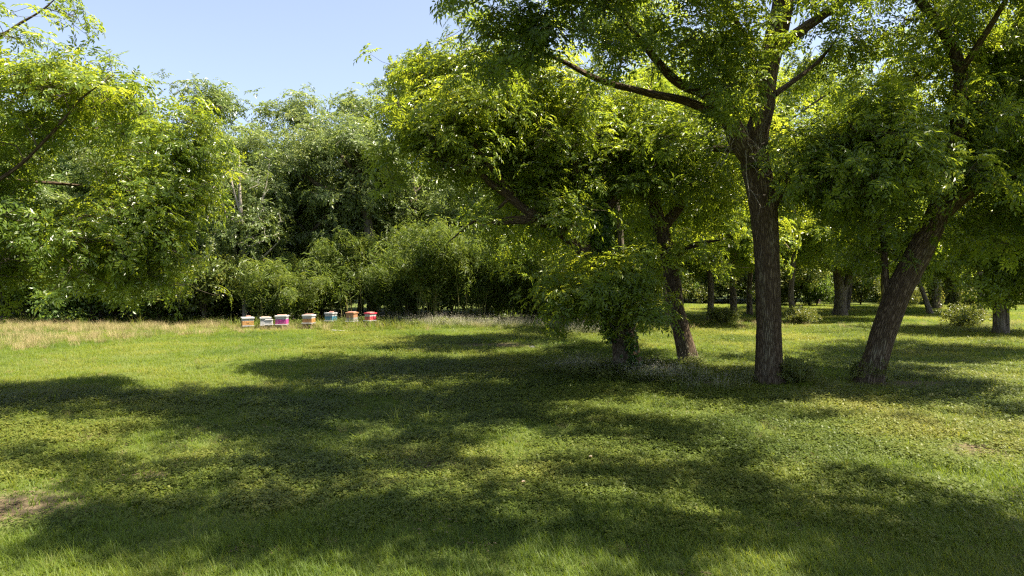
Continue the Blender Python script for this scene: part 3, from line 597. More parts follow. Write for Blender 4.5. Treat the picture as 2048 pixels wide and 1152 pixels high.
# arching tree over the bamboo, and the bare grey tree
Yf = 39.0
tree('broadleaf_tree', 'spreading tree with dark arching limbs above the bamboo and hives', limb_px([(745, 660, 26), (745, 600, 22), (742, 520, 20), (735, 440, 17), (720, 350, 13), (715, 270, 8)], Yf),
     [limb_px([(738, 440, 14), (705, 385, 12), (672, 390, 11), (645, 440, 9), (600, 482, 6)], Yf), limb_px([(710, 390, 10), (672, 385, 9), (640, 372, 8), (600, 345, 6), (560, 330, 4)], Yf), limb_px([(725, 370, 10), (680, 310, 8), (640, 270, 6), (600, 250, 4)], Yf), limb_px([(728, 390, 10), (790, 330, 8), (840, 290, 5)], Yf)],
     [blob_px(680, 300, Yf, 110, 70, 3), blob_px(600, 350, Yf, 80, 60, 2.5), blob_px(780, 290, Yf, 80, 60, 2.4), blob_px(690, 400, Yf, 90, 50, 2), blob_px(610, 450, Yf, 60, 40, 2)], 'leaf_pale', 190, 1350, SH_MID, 1.1, 1.1, near=False, bark='twig', seed=71, group=GB, gap=.42, gs=.5, tone0=.55, tmin_r=.012)
Yg = 36.5
tree('broadleaf_tree', 'half-dead grey tree with bare pale twigs behind the white hive', limb_px([(492, 660, 13), (490, 600, 11), (488, 540, 10), (484, 470, 8), (480, 390, 6), (478, 310, 3)], Yg),
     [limb_px([(489, 560, 7), (470, 500, 5), (455, 440, 4), (440, 390, 2.5)], Yg), limb_px([(485, 490, 6), (510, 440, 5), (530, 380, 3), (540, 320, 2)], Yg), limb_px([(482, 430, 5), (465, 370, 4), (455, 320, 2)], Yg), limb_px([(489, 540, 5), (530, 510, 4), (560, 480, 2.5)], Yg)],
     [blob_px(480, 390, Yg, 70, 90, 2), blob_px(520, 470, Yg, 60, 50, 1.6)], 'leaf_pale', 150, 320, SH_MID, 1.0, .8, near=False, bark='dead_twig', seed=72, group=GB, gap=.3, gs=.5, tone0=.4, tmin_r=.014, branch_mat='dead_twig')
# far wood closing the view on the right and behind everything
rng = np.random.default_rng(90)
FAR = [(px, Y) for px, Y in zip(np.linspace(1210, 2230, 13), rng.uniform(62, 74, 13))]
for i, (px, Y) in enumerate(FAR):
    put([pB, pC, pA, pB][i % 4], used, 'broadleaf_tree', px, Y, ORD[i] + ' from left of the trees closing off the far end of the lawn', rng.uniform(.95, 1.2), rng.uniform(0, 6.28), 'trees of the far wood across the lawn')
for i, px in enumerate(np.linspace(-60, 2150, 14)):
    Y = rng.uniform(60, 68) if px < 1100 else rng.uniform(84, 95)
    put([pB, pC, pB][i % 3], used, 'broadleaf_tree', px, Y, ORD[i] + ' from left of the hindmost trees glimpsed through the wood', rng.uniform(.95, 1.15) * (1 if px < 1100 else 1.1), rng.uniform(0, 6.28), 'trees deep in the wood')

# ================================================================ shrubs and bamboo
def proto_shrub(seed, w, h, leaf, n=420, tone=.5, scale=1.0, low=.35):
    rng = np.random.default_rng(seed); root = empty('shrub'); tw = Tubes()
    stems = []
    for i in range(7):
        az = rng.uniform(0, 6.28); e = np.array([math.cos(az) * w * .4 * rng.random(), math.sin(az) * w * .4 * rng.random(), h * rng.uniform(.6, .9)])
        stems.append((np.array([[0, 0, -.05], e * [.4, .4, .5], e]), np.array([.03, .02, .008])))
    blobs = [(rng.uniform(-.3, .3) * w, rng.uniform(-.3, .3) * w, h * rng.uniform(low, .8), w * rng.uniform(.2, .36), w * rng.uniform(.2, .36), h * rng.uniform(.16, .28)) for _ in range(9)]
    V, T, To = grow(rng, stems, blobs, 45, n, SH_BUSH, scale, .75, tw, False, .3, 1.0, tone, .006, seed)
    for s in stems: tw.add(*resample(*s, .3), 5)
    link('stems', tw.mesh('stems', M['twig']), root)
    link('foliage', mesh_np('foliage', V, T=T, mat=M[leaf], attrs={'tone': To}), root)
    return root
sA = proto_shrub(201, 3.4, 3.4, 'leaf_shrub', 620, .5, 1.1); sB = proto_shrub(202, 3.0, 2.4, 'leaf_dark', 520, .5, 1.0); sC = proto_shrub(203, 2.2, 1.3, 'leaf_shrub', 360, .6, .8)
rng = np.random.default_rng(91)
for i, px in enumerate(np.linspace(-40, 590, 15)):
    Y = 35.5 + rng.uniform(0, 2.6) + (1.0 if px > 420 else 0)
    put([sA, sB][i % 2], used, 'shrub', px, Y, ORD[i] + ' from left of the undergrowth shrubs along the wood edge before the bamboo', rng.uniform(.85, 1.35), rng.uniform(0, 6.28), 'undergrowth shrubs along the left wood edge', 'shrub')
for i, px in enumerate(np.linspace(-60, 1200, 18)):
    put([sA, sB][(i + 1) % 2], used, 'shrub', px, rng.uniform(42, 50), ORD[i] + ' from left of the dark shrubs deep under the wood-edge trees', rng.uniform(1.2, 1.9), rng.uniform(0, 6.28), 'shrubs deep under the wood edge', 'shrub')
for i, px in enumerate(np.linspace(1190, 2120, 22)):
    put([sA, sB, sC][i % 3], used, 'shrub', px, rng.uniform(56, 66), ORD[i] + ' from left of the shrubs at the far lawn edge', rng.uniform(.9, 1.4), rng.uniform(0, 6.28), 'shrubs along the far lawn edge', 'shrub')
for i, px in enumerate(np.linspace(1150, 2200, 16)):
    put([sA, sB][i % 2], used, 'shrub', px, rng.uniform(70, 80), ORD[i] + ' from left of the large dark shrubs inside the far wood', rng.uniform(1.6, 2.4), rng.uniform(0, 6.28), 'large shrubs inside the far wood', 'shrub')
for px, py, s, lab in [(1935, 655, .65, 'light green bush beside the twin-stemmed tree on the right'), (1600, 650, .55, 'little bush at the foot of the slim pale-trunked tree'), (1445, 648, .5, 'bush between the dark trunks left of the tall pecan'), (1080, 640, .9, 'straggly bush right of the bamboo at the wood edge'), (1590, 768, .35, 'small leafy bush at the foot of the tall upright pecan'), (1735, 765, .3, 'small weed bush at the foot of the leaning pecan')]:
    put(sC, used, 'shrub', px, G(py), lab, s, px * .7, None, 'shrub')

def proto_bamboo(seed, h, w, n_culm=16, n_sh=620, tone=.55):
    rng = np.random.default_rng(seed); root = empty('bamboo_clump'); pos, dirs = [], []
    for i in range(n_culm):
        b = np.array([rng.uniform(-w, w) / 2, rng.uniform(-w, w) * .3, -.05]); az = rng.uniform(0, 6.28); arch = h * rng.uniform(.08, .32); hh = h * rng.uniform(.6, 1.05)
        u = np.linspace(0, 1, 9); d = np.array([math.cos(az), math.sin(az) - .35, 0])
        p = b + np.outer(u, [0, 0, hh]) + np.outer(u ** 2.6, d * arch * 2) - np.outer(u ** 5, [0, 0, hh * .14])
        t = Tubes(); t.add(p, np.linspace(.022, .006, 9), 5); link('culm', t.mesh('culm', M['culm']), root)
        m = n_sh // n_culm; uu = rng.uniform(0, 1, m) ** .7 * .7 + .3; q = np.stack([np.interp(uu, u, p[:, j]) for j in range(3)], 1)
        g = rng.normal(size=(m, 3)) * [.32, .32, .2] * (1.1 - .4 * uu)[:, None]
        pos.append(q + g); dirs.append(unit(g) + rng.normal(size=(m, 3)) * .3 + [0, 0, .45])
    pos = np.vstack(pos); dirs = np.vstack(dirs); n = len(pos)
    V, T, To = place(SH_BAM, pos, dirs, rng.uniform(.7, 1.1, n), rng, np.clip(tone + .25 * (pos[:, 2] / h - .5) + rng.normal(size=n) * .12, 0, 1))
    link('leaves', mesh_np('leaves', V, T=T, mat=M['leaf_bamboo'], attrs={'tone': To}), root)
    return root
bA = proto_bamboo(301, 5.2, 2.4); bB = proto_bamboo(302, 4.6, 2.2, 14, 560, .5); bC = proto_bamboo(303, 3.4, 1.8, 12, 420, .6)
GBB = 'bamboo clumps in the thicket behind the hives'
BAM = [(bA, 880, 36.2, 1.12, .2, 'tall bright yellow-green bamboo clump in the middle of the thicket'), (bA, 935, 37.0, .98, 2.0, 'yellow-green bamboo clump right of the brightest one'), (bB, 820, 37.4, .8, 1.0, 'bamboo clump just right of the red hive'),
       (bB, 765, 38, .9, 2.6, 'dark bamboo clump behind the red hive'), (bA, 700, 37.8, 1.05, 4.4, 'dark bamboo clump behind the brown hive'), (bB, 645, 38.2, .85, 3.3, 'dark bamboo clump behind the blue and white hive'), (bC, 590, 35.6, .85, .9, 'yellowish bamboo clump between magenta and orange hives'),
       (bC, 540, 35.8, 1.05, 5.0, 'yellowish bamboo clump behind the white hive'), (bB, 995, 37.5, .9, 5.9, 'bamboo clump right of the bright middle ones'), (bC, 1050, 38.0, 1.1, 3.9, 'low bamboo clump at the right end of the thicket'), (bC, 1120, 41.0, 1.2, 1.4, 'bright bamboo clump glimpsed left of the ivy-covered pecan')]
for pr, px, Y, s, rz, lab in BAM: put(pr, used, 'bamboo_clump', px, Y, lab, s, rz, GBB, 'bamboo')

# ================================================================ beehives
def box_mesh(name, sx, sy, sz, mat, bev=.006, hole=False):
    import bmesh
    bm = bmesh.new(); bmesh.ops.create_cube(bm, size=1)
    for v in bm.verts: v.co = Vector((v.co.x * sx, v.co.y * sy, (v.co.z + .5) * sz))
    bmesh.ops.bevel(bm, geom=bm.edges[:], offset=bev, segments=1, affect='EDGES')
    me = bpy.data.meshes.new(name); bm.to_mesh(me); bm.free(); me.materials.append(mat); return me
M['white'] = paint_mat('hive_white', (.28, .28, .29), (.14, .125, .11), .9); M['orange'] = paint_mat('hive_orange', (.29, .14, .040), (.18, .12, .07), .8); M['magenta'] = paint_mat('hive_magenta', (.33, .02, .18), (.42, .36, .38), .5)
M['blue'] = paint_mat('hive_blue', (.025, .13, .20), (.18, .22, .23), .6); M['brown'] = paint_mat('hive_brown', (.27, .13, .06), (.2, .17, .14), .6); M['red'] = paint_mat('hive_red', (.36, .015, .04), (.4, .3, .3), .5)
M['metal'] = paint_mat('hive_lid_metal', (.42, .42, .43), (.25, .20, .17), .8, .45); M['wood'] = paint_mat('weathered_wood', (.22, .17, .12), (.12, .10, .08), .8, .9); M['pink'] = paint_mat('brick_pink', (.42, .22, .18), (.25, .15, .12), .6, .9); M['dark'] = paint_mat('hive_entrance', (.02, .016, .012), (.03, .02, .02), .4, .9)
M['greywood'] = paint_mat('grey_box', (.20, .19, .17), (.12, .11, .09), .7, .8)
def hive(label, px, py_base, w_px, rz, boxes, lid, stand_h, extra=None, Y=None):
    Y = Y or G(658); x = (px - 1024) / F * Y; root = empty('beehive', (x, Y, float(gh(x, Y))), rz); tag(root, label, 'beehive', 'beehives in front of the bamboo')
    w = w_px / F * Y * .86; d = .51 if w < .48 else .41
    def part(name, me, loc, par=root): o = link(name, me, par); o.location = loc; return o
    for sx in (-1, 1):
        for sy in (-1, 1): part('stand_leg', box_mesh('stand_leg', .07, .07, stand_h, M['wood']), (sx * (w / 2 - .05), sy * (d / 2 - .05), -.03))
    part('stand_rail', box_mesh('stand_rail', w + .06, .05, .07, M['wood']), (0, -d / 2 + .05, stand_h - .035)); part('stand_rail', box_mesh('stand_rail', w + .06, .05, .07, M['wood']), (0, d / 2 - .05, stand_h - .035))
    z = stand_h + .037
    part('bottom_board', box_mesh('bottom_board', w + .02, d + .12, .035, M['white'] if boxes[0][0] != 'brown' else M['wood']), (0, -.04, z)); z += .036
    part('entrance', box_mesh('entrance', w * .7, .012, .018, M['dark'], .002), (0, -d / 2 - .004, z))
    for i, (m, h) in enumerate(boxes):
        b = part('hive_box', box_mesh('hive_box', w - (.004 if i % 2 else 0), d - (.004 if i % 2 else 0), h - .004, M[m], .008), (0, 0, z))
        part('hand_hold', box_mesh('hand_hold', .12, .014, .03, M[m], .004), (0, -d / 2 - .006, h * .62), b); z += h
    part('lid', box_mesh('lid', w + .05, d + .06, .065, M[lid], .008), (0, 0, z - .012)); z += .054
    if extra == 'brick':
        part('lid_brick', box_mesh('lid_brick', .2, .1, .06, M['pink'], .008), (.04, -.03, z))
    elif extra == 'board':
        part('lid_board', box_mesh('lid_board', w * .75, d * .7, .03, M['pink'], .005), (0, 0, z))
    return root
H = lambda z0, z1: (z1 - z0)
hive('beehive with orange lower box and white upper box, leftmost of the row', 495, 657, 25, .5, [('orange', .21), ('white', .12)], 'metal', .08, 'brick')
h2 = hive('plain white beehive second from left, pale box on short stand', 531, 657, 23, .35, [('white', .28)], 'white', .13, 'board')
hive('beehive with magenta lower box and white upper box', 564, 657, 25, .06, [('magenta', .22), ('white', .13)], 'metal', .16, 'board')
hive('beehive with orange box under a narrow white one on dark legs', 618, 657, 22, -.05, [('orange', .19), ('white', .12)], 'metal', .22, 'board')
hive('beehive with blue lower box and white upper box', 662, 657, 19, -.2, [('blue', .20), ('white', .12)], 'white', .25, 'brick', Y=33.2)
hive('brown beehive with grey lower box and no white paint', 704, 657, 19, -.2, [('greywood', .16), ('brown', .20)], 'brown', .25, 'board', Y=33.2)
hive('red beehive with white upper panel, rightmost of the row', 741, 657, 15, -.45, [('red', .18), ('white', .13)], 'red', .27, 'board', Y=33.2)
# feeder box in front of the white hive, loose board in the weeds, pale stone on the grass
Yh = G(660)
x = (538 - 1024) / F * (G(658) - .55)
fb = empty('hive_box_stack', (x, G(658) - .55, float(gh(x, G(658) - .55))), .2); tag(fb, 'small bright white hive box standing on a post before the plain white hive', 'box')
o = link('post', box_mesh('post', .09, .09, .24, M['wood']), fb); o.location = (.08, 0, -.03); o = link('post', box_mesh('post', .09, .09, .24, M['wood']), fb); o.location = (-.12, 0, -.03)
o = link('landing_board', box_mesh('landing_board', .36, .34, .03, M['white']), fb); o.location = (0, -.05, .215)
o = link('box_body', box_mesh('box_body', .30, .26, .18, M['white'], .008), fb); o.location = (0, 0, .248)
o = link('lid', box_mesh('lid', .33, .30, .03, M['white']), fb); o.location = (0, 0, .43)
Yp = G(664); x = (676 - 1024) / F * Yp
o = link('loose_board', box_mesh('loose_board', .6, .12, .025, M['greywood'])); o.location = (x, Yp, float(gh(x, Yp)) + .04); o.rotation_euler = (.05, .05, -.15); tag(o, 'weathered pale board lying in the weeds below the blue hive', 'board')

def stone():
    import bmesh
    bm = bmesh.new(); bmesh.ops.create_icosphere(bm, subdivisions=3, radius=1)
    for v in bm.verts:
        p = np.array([[*v.co]]); k = 1 + .5 * (noise3(p * 1.4 + 4, 2)[0] - .5)
        v.co = Vector((v.co.x * .11 * k, v.co.y * .09 * k, v.co.z * .06 * k))
    me = bpy.data.meshes.new('stone'); bm.to_mesh(me); bm.free(); me.materials.append(paint_mat('pale_stone', (.22, .21, .19), (.14, .13, .11), .6, .9)); return me
Ys = G(699); x = (1064 - 1024) / F * Ys
o = link('stone', stone()); o.location = (x, Ys, float(gh(x, Ys)) + .07); tag(o, 'pale stone lying alone in the grass left of the ivy-covered pecan', 'stone')

# ================================================================ ground cover (stuff): instanced tufts
def blades(rng, n, R, h, w, bend=.6, seg=3, spread=.35, head=None):
    V, T = [], []
    for i in range(n):
        a = rng.uniform(0, 6.28); r = R * math.sqrt(rng.random()); b = np.array([math.cos(a) * r, math.sin(a) * r, -.02]); az = rng.uniform(0, 6.28)
        d = np.array([math.cos(az), math.sin(az), 0]); s = np.array([-d[1], d[0], 0]); hh = h * rng.uniform(.45, 1.15); bb = bend * rng.uniform(.2, 1.3); ww = w * rng.uniform(.7, 1.2)
        k = len(V)
        for j in range(seg + 1):
            u = j / seg; c = b + d * hh * (spread * u + bb * u * u * .7) + np.array([0, 0, hh * (u - .35 * bb * u * u)])
            wj = ww * (1 - u ** 1.5) / 2
            if j < seg: V += [c - s * wj, c + s * wj]
            else: V += [c]
        for j in range(seg - 1):
            q = k + 2 * j; T += [(q, q + 1, q + 3), (q, q + 3, q + 2)]
        q = k + 2 * (seg - 1); T += [(q, q + 1, q + 2)]
        if head and rng.random() < head[0]:
            top = V[-1]
            for _ in range(head[1]):
                p = top - np.array([0, 0, rng.uniform(0, .25) * hh]) + rng.normal(size=3) * head[2]; k2 = len(V); e = head[2] * rng.uniform(.4, .9); dd = unit(rng.normal(size=(2, 3)))
                V += [p, p + dd[0] * e, p + dd[1] * e]; T += [(k2, k2 + 1, k2 + 2)]
    return np.array(V), np.array(T)
def clover(rng, n, R, h, s):
    V, T = [], []
    for i in range(n):
        a = rng.uniform(0, 6.28); r = R * math.sqrt(rng.random()); c = np.array([math.cos(a) * r, math.sin(a) * r, h * rng.uniform(.15, 1.1)]); az = rng.uniform(0, 6.28); tilt = rng.normal(size=2) * .3
        for m in range(3):
            t = az + m * 2.094; d = np.array([math.cos(t), math.sin(t), 0]); d[2] = d[0] * tilt[0] + d[1] * tilt[1] + rng.uniform(-.25, .15); p = np.array([-d[1], d[0], rng.uniform(-.2, .2)])
            l = s * rng.uniform(.8, 1.2); k = len(V)
            V += [c, c + d * l * .7 - p * l * .45, c + d * l, c + d * l * .7 + p * l * .45]; T += [(k, k + 1, k + 2), (k, k + 2, k + 3)]
    return np.array(V), np.array(T)
def grass_mat(name, a, b, c, trans, tmix=.35): return leaf_mat(name, a, b, c, trans, tmix, rough=.55, inst=True, spec=.3)
MG = {'lawn': grass_mat('grass_lawn', (.038, .071, .008), (.091, .133, .012), (.175, .178, .042), (.22, .29, .016), .44),
      'cover': grass_mat('clover_leaf', (.036, .060, .009), (.084, .110, .015), (.160, .158, .036), (.185, .23, .018), .36),
      'straw': grass_mat('dry_grass', (.14, .14, .045), (.25, .21, .09), (.37, .28, .15), (.30, .25, .10)),
      'weed': grass_mat('weed_leaf', (.040, .065, .012), (.085, .110, .022), (.16, .17, .05), (.18, .22, .03)),
      'seed': grass_mat('pale_seed_heads', (.28, .26, .18), (.46, .42, .33), (.60, .55, .48), (.40, .36, .28)),
      'litter': grass_mat('leaf_litter', (.05, .034, .02), (.11, .075, .045), (.20, .145, .09), (.1, .07, .04), .1)}
SRC = bpy.data.collections.new('tuft_shapes')
def src(name, VT, mat, VT2=None, mat2=None):
    V, T = VT; mi = np.zeros(len(T), int); mats = [mat]
    if VT2 is not None:
        T = np.vstack([T, VT2[1] + len(V)]); V = np.vstack([V, VT2[0]]); mi = np.concatenate([mi, np.ones(len(VT2[1]), int)]); mats = [mat, mat2]
    me = mesh_np(name, V, T=T, mat=mats, mat_idx=mi); o = bpy.data.objects.new(name, me); SRC.objects.link(o); return o
def scatter(name, label, shapes, pts, rz, sc, tone, cat='grass', tilt=None):
    n = len(pts); me = mesh_np(name, pts)
    rng = np.random.default_rng(n)
    for k, v, ty, f in (('rz', rz, 'FLOAT', 'value'), ('sc', sc, 'FLOAT', 'value'), ('tone', tone, 'FLOAT', 'value'), ('pick', rng.integers(0, len(shapes), n).astype(np.int32), 'INT', 'value')):
        a = me.attributes.new(k, ty, 'POINT'); a.data.foreach_set(f, np.asarray(v, np.int32 if ty == 'INT' else np.float32))
    o = link(name, me); tag(o, label, cat, kind='stuff')
    for s in shapes:
        for m in s.data.materials:
            if m.name not in [x.name for x in me.materials]: me.materials.append(m)
    ng = bpy.data.node_groups.new(name, 'GeometryNodeTree'); ng.interface.new_socket('Geometry', in_out='INPUT', socket_type='NodeSocketGeometry'); ng.interface.new_socket('Geometry', in_out='OUTPUT', socket_type='NodeSocketGeometry')
    N, L = ng.nodes, ng.links; gi = N.new('NodeGroupInput'); go = N.new('NodeGroupOutput')
    j = N.new('GeometryNodeJoinGeometry')
    for s in reversed(shapes):
        oi = N.new('GeometryNodeObjectInfo'); oi.inputs['Object'].default_value = s; oi.inputs['As Instance'].default_value = False
        g2 = N.new('GeometryNodeGeometryToInstance'); L.new(oi.outputs['Geometry'], g2.inputs[0]); L.new(g2.outputs[0], j.inputs[0])
    ip = N.new('GeometryNodeInstanceOnPoints'); ip.inputs['Pick Instance'].default_value = True
    def attr(nm, ty):
        a = N.new('GeometryNodeInputNamedAttribute'); a.data_type = ty; a.inputs['Name'].default_value = nm
        return [s for s in a.outputs if s.enabled and s.name == 'Attribute'][0]
    L.new(gi.outputs[0], ip.inputs['Points']); L.new(j.outputs[0], ip.inputs['Instance']); L.new(attr('pick', 'INT'), ip.inputs['Instance Index'])
    cx = N.new('ShaderNodeCombineXYZ'); L.new(attr('rz', 'FLOAT'), cx.inputs[2]); L.new(cx.outputs[0], ip.inputs['Rotation'])
    L.new(attr('sc', 'FLOAT'), ip.inputs['Scale']); L.new(ip.outputs[0], go.inputs[0])
    o.modifiers.new('tufts', 'NODES').node_group = ng
    return o
RG = np.random.default_rng(400)
lawn_s = [src('turf_tuft', blades(RG, 70, .30, .10, .010, .8, 2), MG['lawn']) for _ in range(4)]
long_s = [src('long_tuft', blades(RG, 75, .22, .145, .0055, .9, 3), MG['lawn']) for _ in range(4)]
clov_s = [src('clover_tuft', clover(RG, 64, .30, .08, .027), MG['cover']) for _ in range(4)]
tall_s = [src('tall_grass', blades(RG, 14, .06, .50, .010, .9, 4, .25), MG['lawn']) for _ in range(3)]
straw_s = [src('straw_tuft', blades(RG, 40, .22, .42, .008, .7, 3, .25, head=(.7, 5, .02)), MG['straw']) for _ in range(3)]
weed_s = [src('weed_tuft', clover(RG, 44, .26, .30, .05), MG['weed'], clover(RG, 12, .28, .50, .014), MG['seed']) for _ in range(3)]
seed_s = [src('seed_tuft', blades(RG, 34, .22, .5, .007, .7, 3, .3), MG['weed'], blades(RG, 14, .22, .62, .003, .6, 3, .3, head=(1, 6, .022)), MG['seed']) for _ in range(3)]
litter_s = [src('litter_patch', (lambda v: (v[0] * [1, 1, .35], v[1]))(clover(RG, 26, .3, .03, .022)), MG['litter']) for _ in range(3)]

def field(dens, Ymin, Ymax, seed, margin=1.12):
    """random points on the ground inside the view, dens(Y) per square metre"""
    rng = np.random.default_rng(seed); out = []
    edges = np.geomspace(Ymin, Ymax, 16)
    for a, b in zip(edges[:-1], edges[1:]):
        half = 1024 / F * b * margin + .6; n = int(dens((a + b) / 2) * 2 * half * (b - a))
        out.append(np.stack([rng.uniform(-half, half, n), rng.uniform(a, b, n)], 1))
    p = np.vstack(out); return p, rng
def pix(p): return 1024 + p[:, 0] / p[:, 1] * F, HZ + CAMZ / p[:, 1] * F
def z3(p, dz=0): return np.column_stack([p, gh(p[:, 0], p[:, 1]) + dz])
def wood_edge(x, y):                 # True on the open ground, False under the wood on the left
    px = 1024 + x / y * F; return np.where(px < 1110, y < 36.5, y < 60)
def tone_of(p, rng, base, amp=.5): return np.clip(base + amp * (fbm(p[:, 0] / 2.2, p[:, 1] / 2.2, 61) - .5) + .35 * (fbm(p[:, 0] / .6, p[:, 1] / .6, 67) - .5) + rng.normal(size=len(p)) * .07, 0, 1)

# turf everywhere, thinner where ground cover or soil takes over
p, rng = field(lambda Y: 30 if Y < 9 else (20 if Y < 18 else (12 if Y < 32 else 6)), 4.2, 62, 500)
px, py = pix(p); cov = fbm(p[:, 0] / 2.6, p[:, 1] / 2.6, 71); zone = np.clip((p[:, 1] - 6.6) / 1.5, 0, 1) * np.clip((14.5 - p[:, 1]) / 2, 0, 1)
keep = wood_edge(p[:, 0], p[:, 1]) & (rng.random(len(p)) > bare(p[:, 0], p[:, 1]) * 1.1) & (rng.random(len(p)) > zone * np.clip((cov - .35) * 4, 0, 1) * .75)
p = p[keep]; px, py = pix(p)
lit = np.where((px < 700) & (p[:, 1] > 13), .04, 0) + np.where((px > 1380) & (p[:, 1] > 17), .16, 0)  # sunlight painted into the turf: yellower tone on the sunny lawn areas
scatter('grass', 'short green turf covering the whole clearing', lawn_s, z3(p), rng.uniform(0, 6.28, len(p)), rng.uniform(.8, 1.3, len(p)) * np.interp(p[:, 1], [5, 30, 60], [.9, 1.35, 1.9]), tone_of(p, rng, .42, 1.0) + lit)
# long fine grass in the foreground
p, rng = field(lambda Y: 34 if Y < 7.5 else 16, 4.2, 11, 501)
px, py = pix(p); edge = np.interp(px, [0, 500, 900, 1300, 1600, 2048], [1085, 1075, 985, 925, 935, 905]) + (fbm(p[:, 0] / .8, p[:, 1] / .8, 81) - .5) * 150
keep = (py > edge) & (rng.random(len(p)) > bare(p[:, 0], p[:, 1]) * 1.1); p = p[keep]
scatter('long_grass', 'longer fine grass across the foreground', long_s, z3(p), rng.uniform(0, 6.28, len(p)), rng.uniform(.7, 1.25, len(p)), tone_of(p, rng, .46, .9))
# clover-like ground cover
p, rng = field(lambda Y: 30 if Y < 10 else (20 if Y < 20 else 6), 6, 34, 502)
cov = fbm(p[:, 0] / 2.6, p[:, 1] / 2.6, 71); px, py = pix(p)
zone = np.clip((p[:, 1] - 6.2) / 1.2, 0, 1) * np.where(px < 620, np.clip((15 - p[:, 1]) / 2, 0, 1), 1)
keep = (rng.random(len(p)) < zone * np.clip((cov - .28) * 3.5, .05, 1)) & (rng.random(len(p)) > bare(p[:, 0], p[:, 1])); p = p[keep]
scatter('ground_cover', 'low clover-like ground cover in the shade', clov_s, z3(p), rng.uniform(0, 6.28, len(p)), rng.uniform(.8, 1.25, len(p)) * np.interp(p[:, 1], [5, 34], [.9, 1.5]), tone_of(p, rng, .5, 1.0), 'ground cover')
# dead leaves on the worn spots and under the trees
p, rng = field(lambda Y: 10 if Y < 14 else 5, 5, 40, 503)
keep = rng.random(len(p)) < bare(p[:, 0], p[:, 1]) * .7 + .05; p = p[keep]
scatter('leaf_litter', 'brown dead leaves scattered on worn patches of ground', litter_s, z3(p, .02), rng.uniform(0, 6.28, len(p)), rng.uniform(.6, 1.2, len(p)), rng.uniform(0, 1, len(p)), 'leaf litter')
# dead thatch and short dry blades mixed into the turf
p, rng = field(lambda Y: 5 if Y < 14 else 2.5, 4.5, 34, 507)
keep = wood_edge(p[:, 0], p[:, 1]) & (rng.random(len(p)) < np.clip((fbm(p[:, 0] / 1.3, p[:, 1] / 1.3, 97) - .5) * 4, 0, 1)); p = p[keep]
scatter('thatch', 'pale dead blades of grass mixed into the green turf', straw_s, z3(p), rng.uniform(0, 6.28, len(p)), rng.uniform(.18, .36, len(p)), rng.uniform(0, .8, len(p)))
# scattered taller stems
p, rng = field(lambda Y: 1.8 if Y < 14 else 1.8, 4.6, 34, 504)
keep = wood_edge(p[:, 0], p[:, 1]) & (fbm(p[:, 0] / 1.5, p[:, 1] / 1.5, 91) > .5); p = p[keep]
scatter('tall_grass', 'single tall grass stems standing above the turf', tall_s, z3(p), rng.uniform(0, 6.28, len(p)), rng.uniform(.35, .8, len(p)) * np.interp(p[:, 1], [5, 12], [.7, 1.1]), rng.uniform(.3, .9, len(p)))
# dry seeding grass along the left wood edge
p, rng = field(lambda Y: 9, 18, 36, 505)
px, py = pix(p); dry = np.interp(px, [0, 250, 420, 640, 800], [.85, .8, .7, .55, .15]) * np.clip((p[:, 1] - np.interp(px, [0, 300, 700], [21.5, 25.5, 30])) / 2.5, 0, 1) * np.clip((36 - p[:, 1]) / 3, .3, 1)
keep = rng.random(len(p)) < dry * np.clip((fbm(p[:, 0] / 1.8, p[:, 1] / 1.8, 95) - .25) * 3, .1, 1); p = p[keep]
scatter('dry_grass', 'dry straw-coloured seeding grass along the wood edge at left', straw_s, z3(p), rng.uniform(0, 6.28, len(p)), rng.uniform(.6, 1.1, len(p)), rng.uniform(.1, 1, len(p)))
# weeds: (px, py, half width px, half depth m, n, kind)
def weeds(name, label, spots, shapes, seed, smin=.6, smax=1.1):
    rng = np.random.default_rng(seed); P_ = []
    for px, py, wx, wd, n in spots:
        Y = G(py); P_.append(np.stack([(px - 1024) / F * Y + rng.normal(size=n) * wx / F * Y * .55, Y + rng.normal(size=n) * wd * .6], 1))
    p = np.vstack(P_); return scatter(name, label, shapes, z3(p), rng.uniform(0, 6.28, len(p)), rng.uniform(smin, smax, len(p)), rng.uniform(.2, .9, len(p)), 'weeds')
weeds('hive_weeds', 'leafy weeds growing round the row of hives', [(x, 653, 50, .8, 9) for x in (470, 590, 640, 690, 720, 760, 800)] + [(x, 647, 90, 1.0, 26) for x in (60, 160, 260, 360, 450)] + [(810, 650, 120, .8, 40)], weed_s + [tall_s[0]], 601, .6, 1.5)
weeds('hive_grass', 'long green grass blades standing round the hive stands', [(x, 657, 40, .5, 40) for x in (460, 510, 550, 595, 640, 680, 720, 765, 810)] + [(x, 650, 90, .8, 30) for x in (100, 220, 340, 430)], tall_s + long_s, 606, .8, 1.5)
weeds('seeding_weeds', 'tall seeding weeds between the bamboo and the shaded grass', [(880, 650, 110, 1.0, 110), (1000, 652, 90, 1.0, 70), (1190, 668, 50, .8, 60), (1060, 655, 60, .8, 40)], seed_s, 602, .7, 1.2)
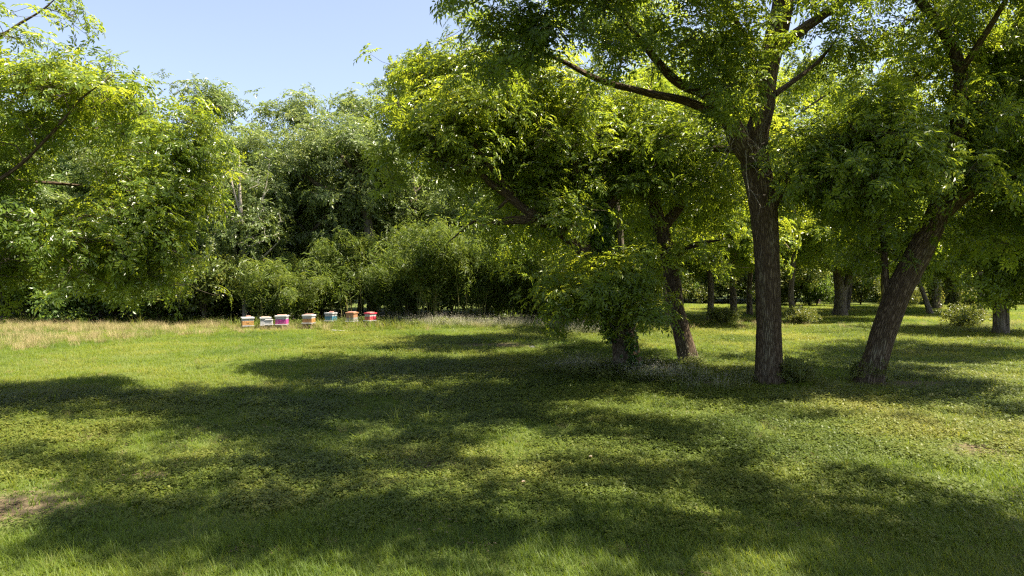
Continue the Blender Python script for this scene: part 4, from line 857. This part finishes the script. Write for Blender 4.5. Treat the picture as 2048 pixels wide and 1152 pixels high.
weeds('flowering_weeds', 'pale flowering weeds round the foot of the ivy-covered pecan', [(1165, 748, 80, .7, 40), (1340, 760, 60, .6, 34), (1290, 735, 60, .5, 18), (1230, 745, 60, .6, 16), (1385, 735, 40, .4, 12), (1540, 768, 40, .3, 8)], weed_s, 603, .6, 1.1)
weeds('airy_weeds', 'airy pale weed stems in front of the second dark trunk', [(1330, 760, 60, .5, 44), (1170, 742, 60, .5, 34), (1420, 775, 60, .5, 8), (1190, 665, 45, .8, 40)], seed_s, 604, .6, 1.0)
weeds('leafy_weeds', 'leafy weeds on the ground right of the leaning pecan', [(1950, 800, 110, 1.2, 24), (1900, 760, 120, 1.2, 14), (1600, 760, 30, .4, 6)], [clov_s[0], clov_s[1], weed_s[0]], 605, .5, .9)

# ================================================================ two bees in the air
def bee(px, py, Y, rz, label):
    import bmesh
    root = empty('bee', tuple(P(px, py, Y)), rz); tag(root, label, 'bee', 'bees in flight')
    def ell(name, c, rad, mat, seg=10):
        bm = bmesh.new(); bmesh.ops.create_uvsphere(bm, u_segments=seg, v_segments=8, radius=1)
        for v in bm.verts: v.co = Vector((v.co.x * rad[0] * (1 - .25 * max(0, -v.co.x)), v.co.y * rad[1], v.co.z * rad[2])) + Vector(c)
        for f in bm.faces: f.smooth = True
        me = bpy.data.meshes.new(name); bm.to_mesh(me); bm.free(); me.materials.append(mat); return link(name, me, root)
    ell('abdomen', (-.005, 0, 0), (.0055, .0028, .0028), M['bee_body']); ell('thorax', (.0025, 0, .0006), (.003, .0027, .0027), M['bee_fur']); ell('head', (.0062, 0, 0), (.0016, .0019, .0018), M['bee_body'])
    for sgn in (-1, 1):
        w = ell('wing', (-.001, 0, 0), (.005, .0018, .0002), M['bee_wing']); w.location = (.001, sgn * .004, .003); w.rotation_euler = (.3 * sgn, 0, sgn * -.9)
M['bee_body'] = paint_mat('bee_body', (.16, .10, .05), (.05, .03, .02), .8, .6); M['bee_fur'] = paint_mat('bee_fur', (.20, .14, .08), (.15, .1, .06), .5, .9); M['bee_wing'] = paint_mat('bee_wing', (.24, .21, .16), (.2, .17, .13), .3, .5)
bee(1047, 963, 2.6, .4, 'tan bee in flight low over the shaded grass, nearer the camera')
bee(1181, 913, 2.9, 2.2, 'tan bee in flight higher and right of the other bee')
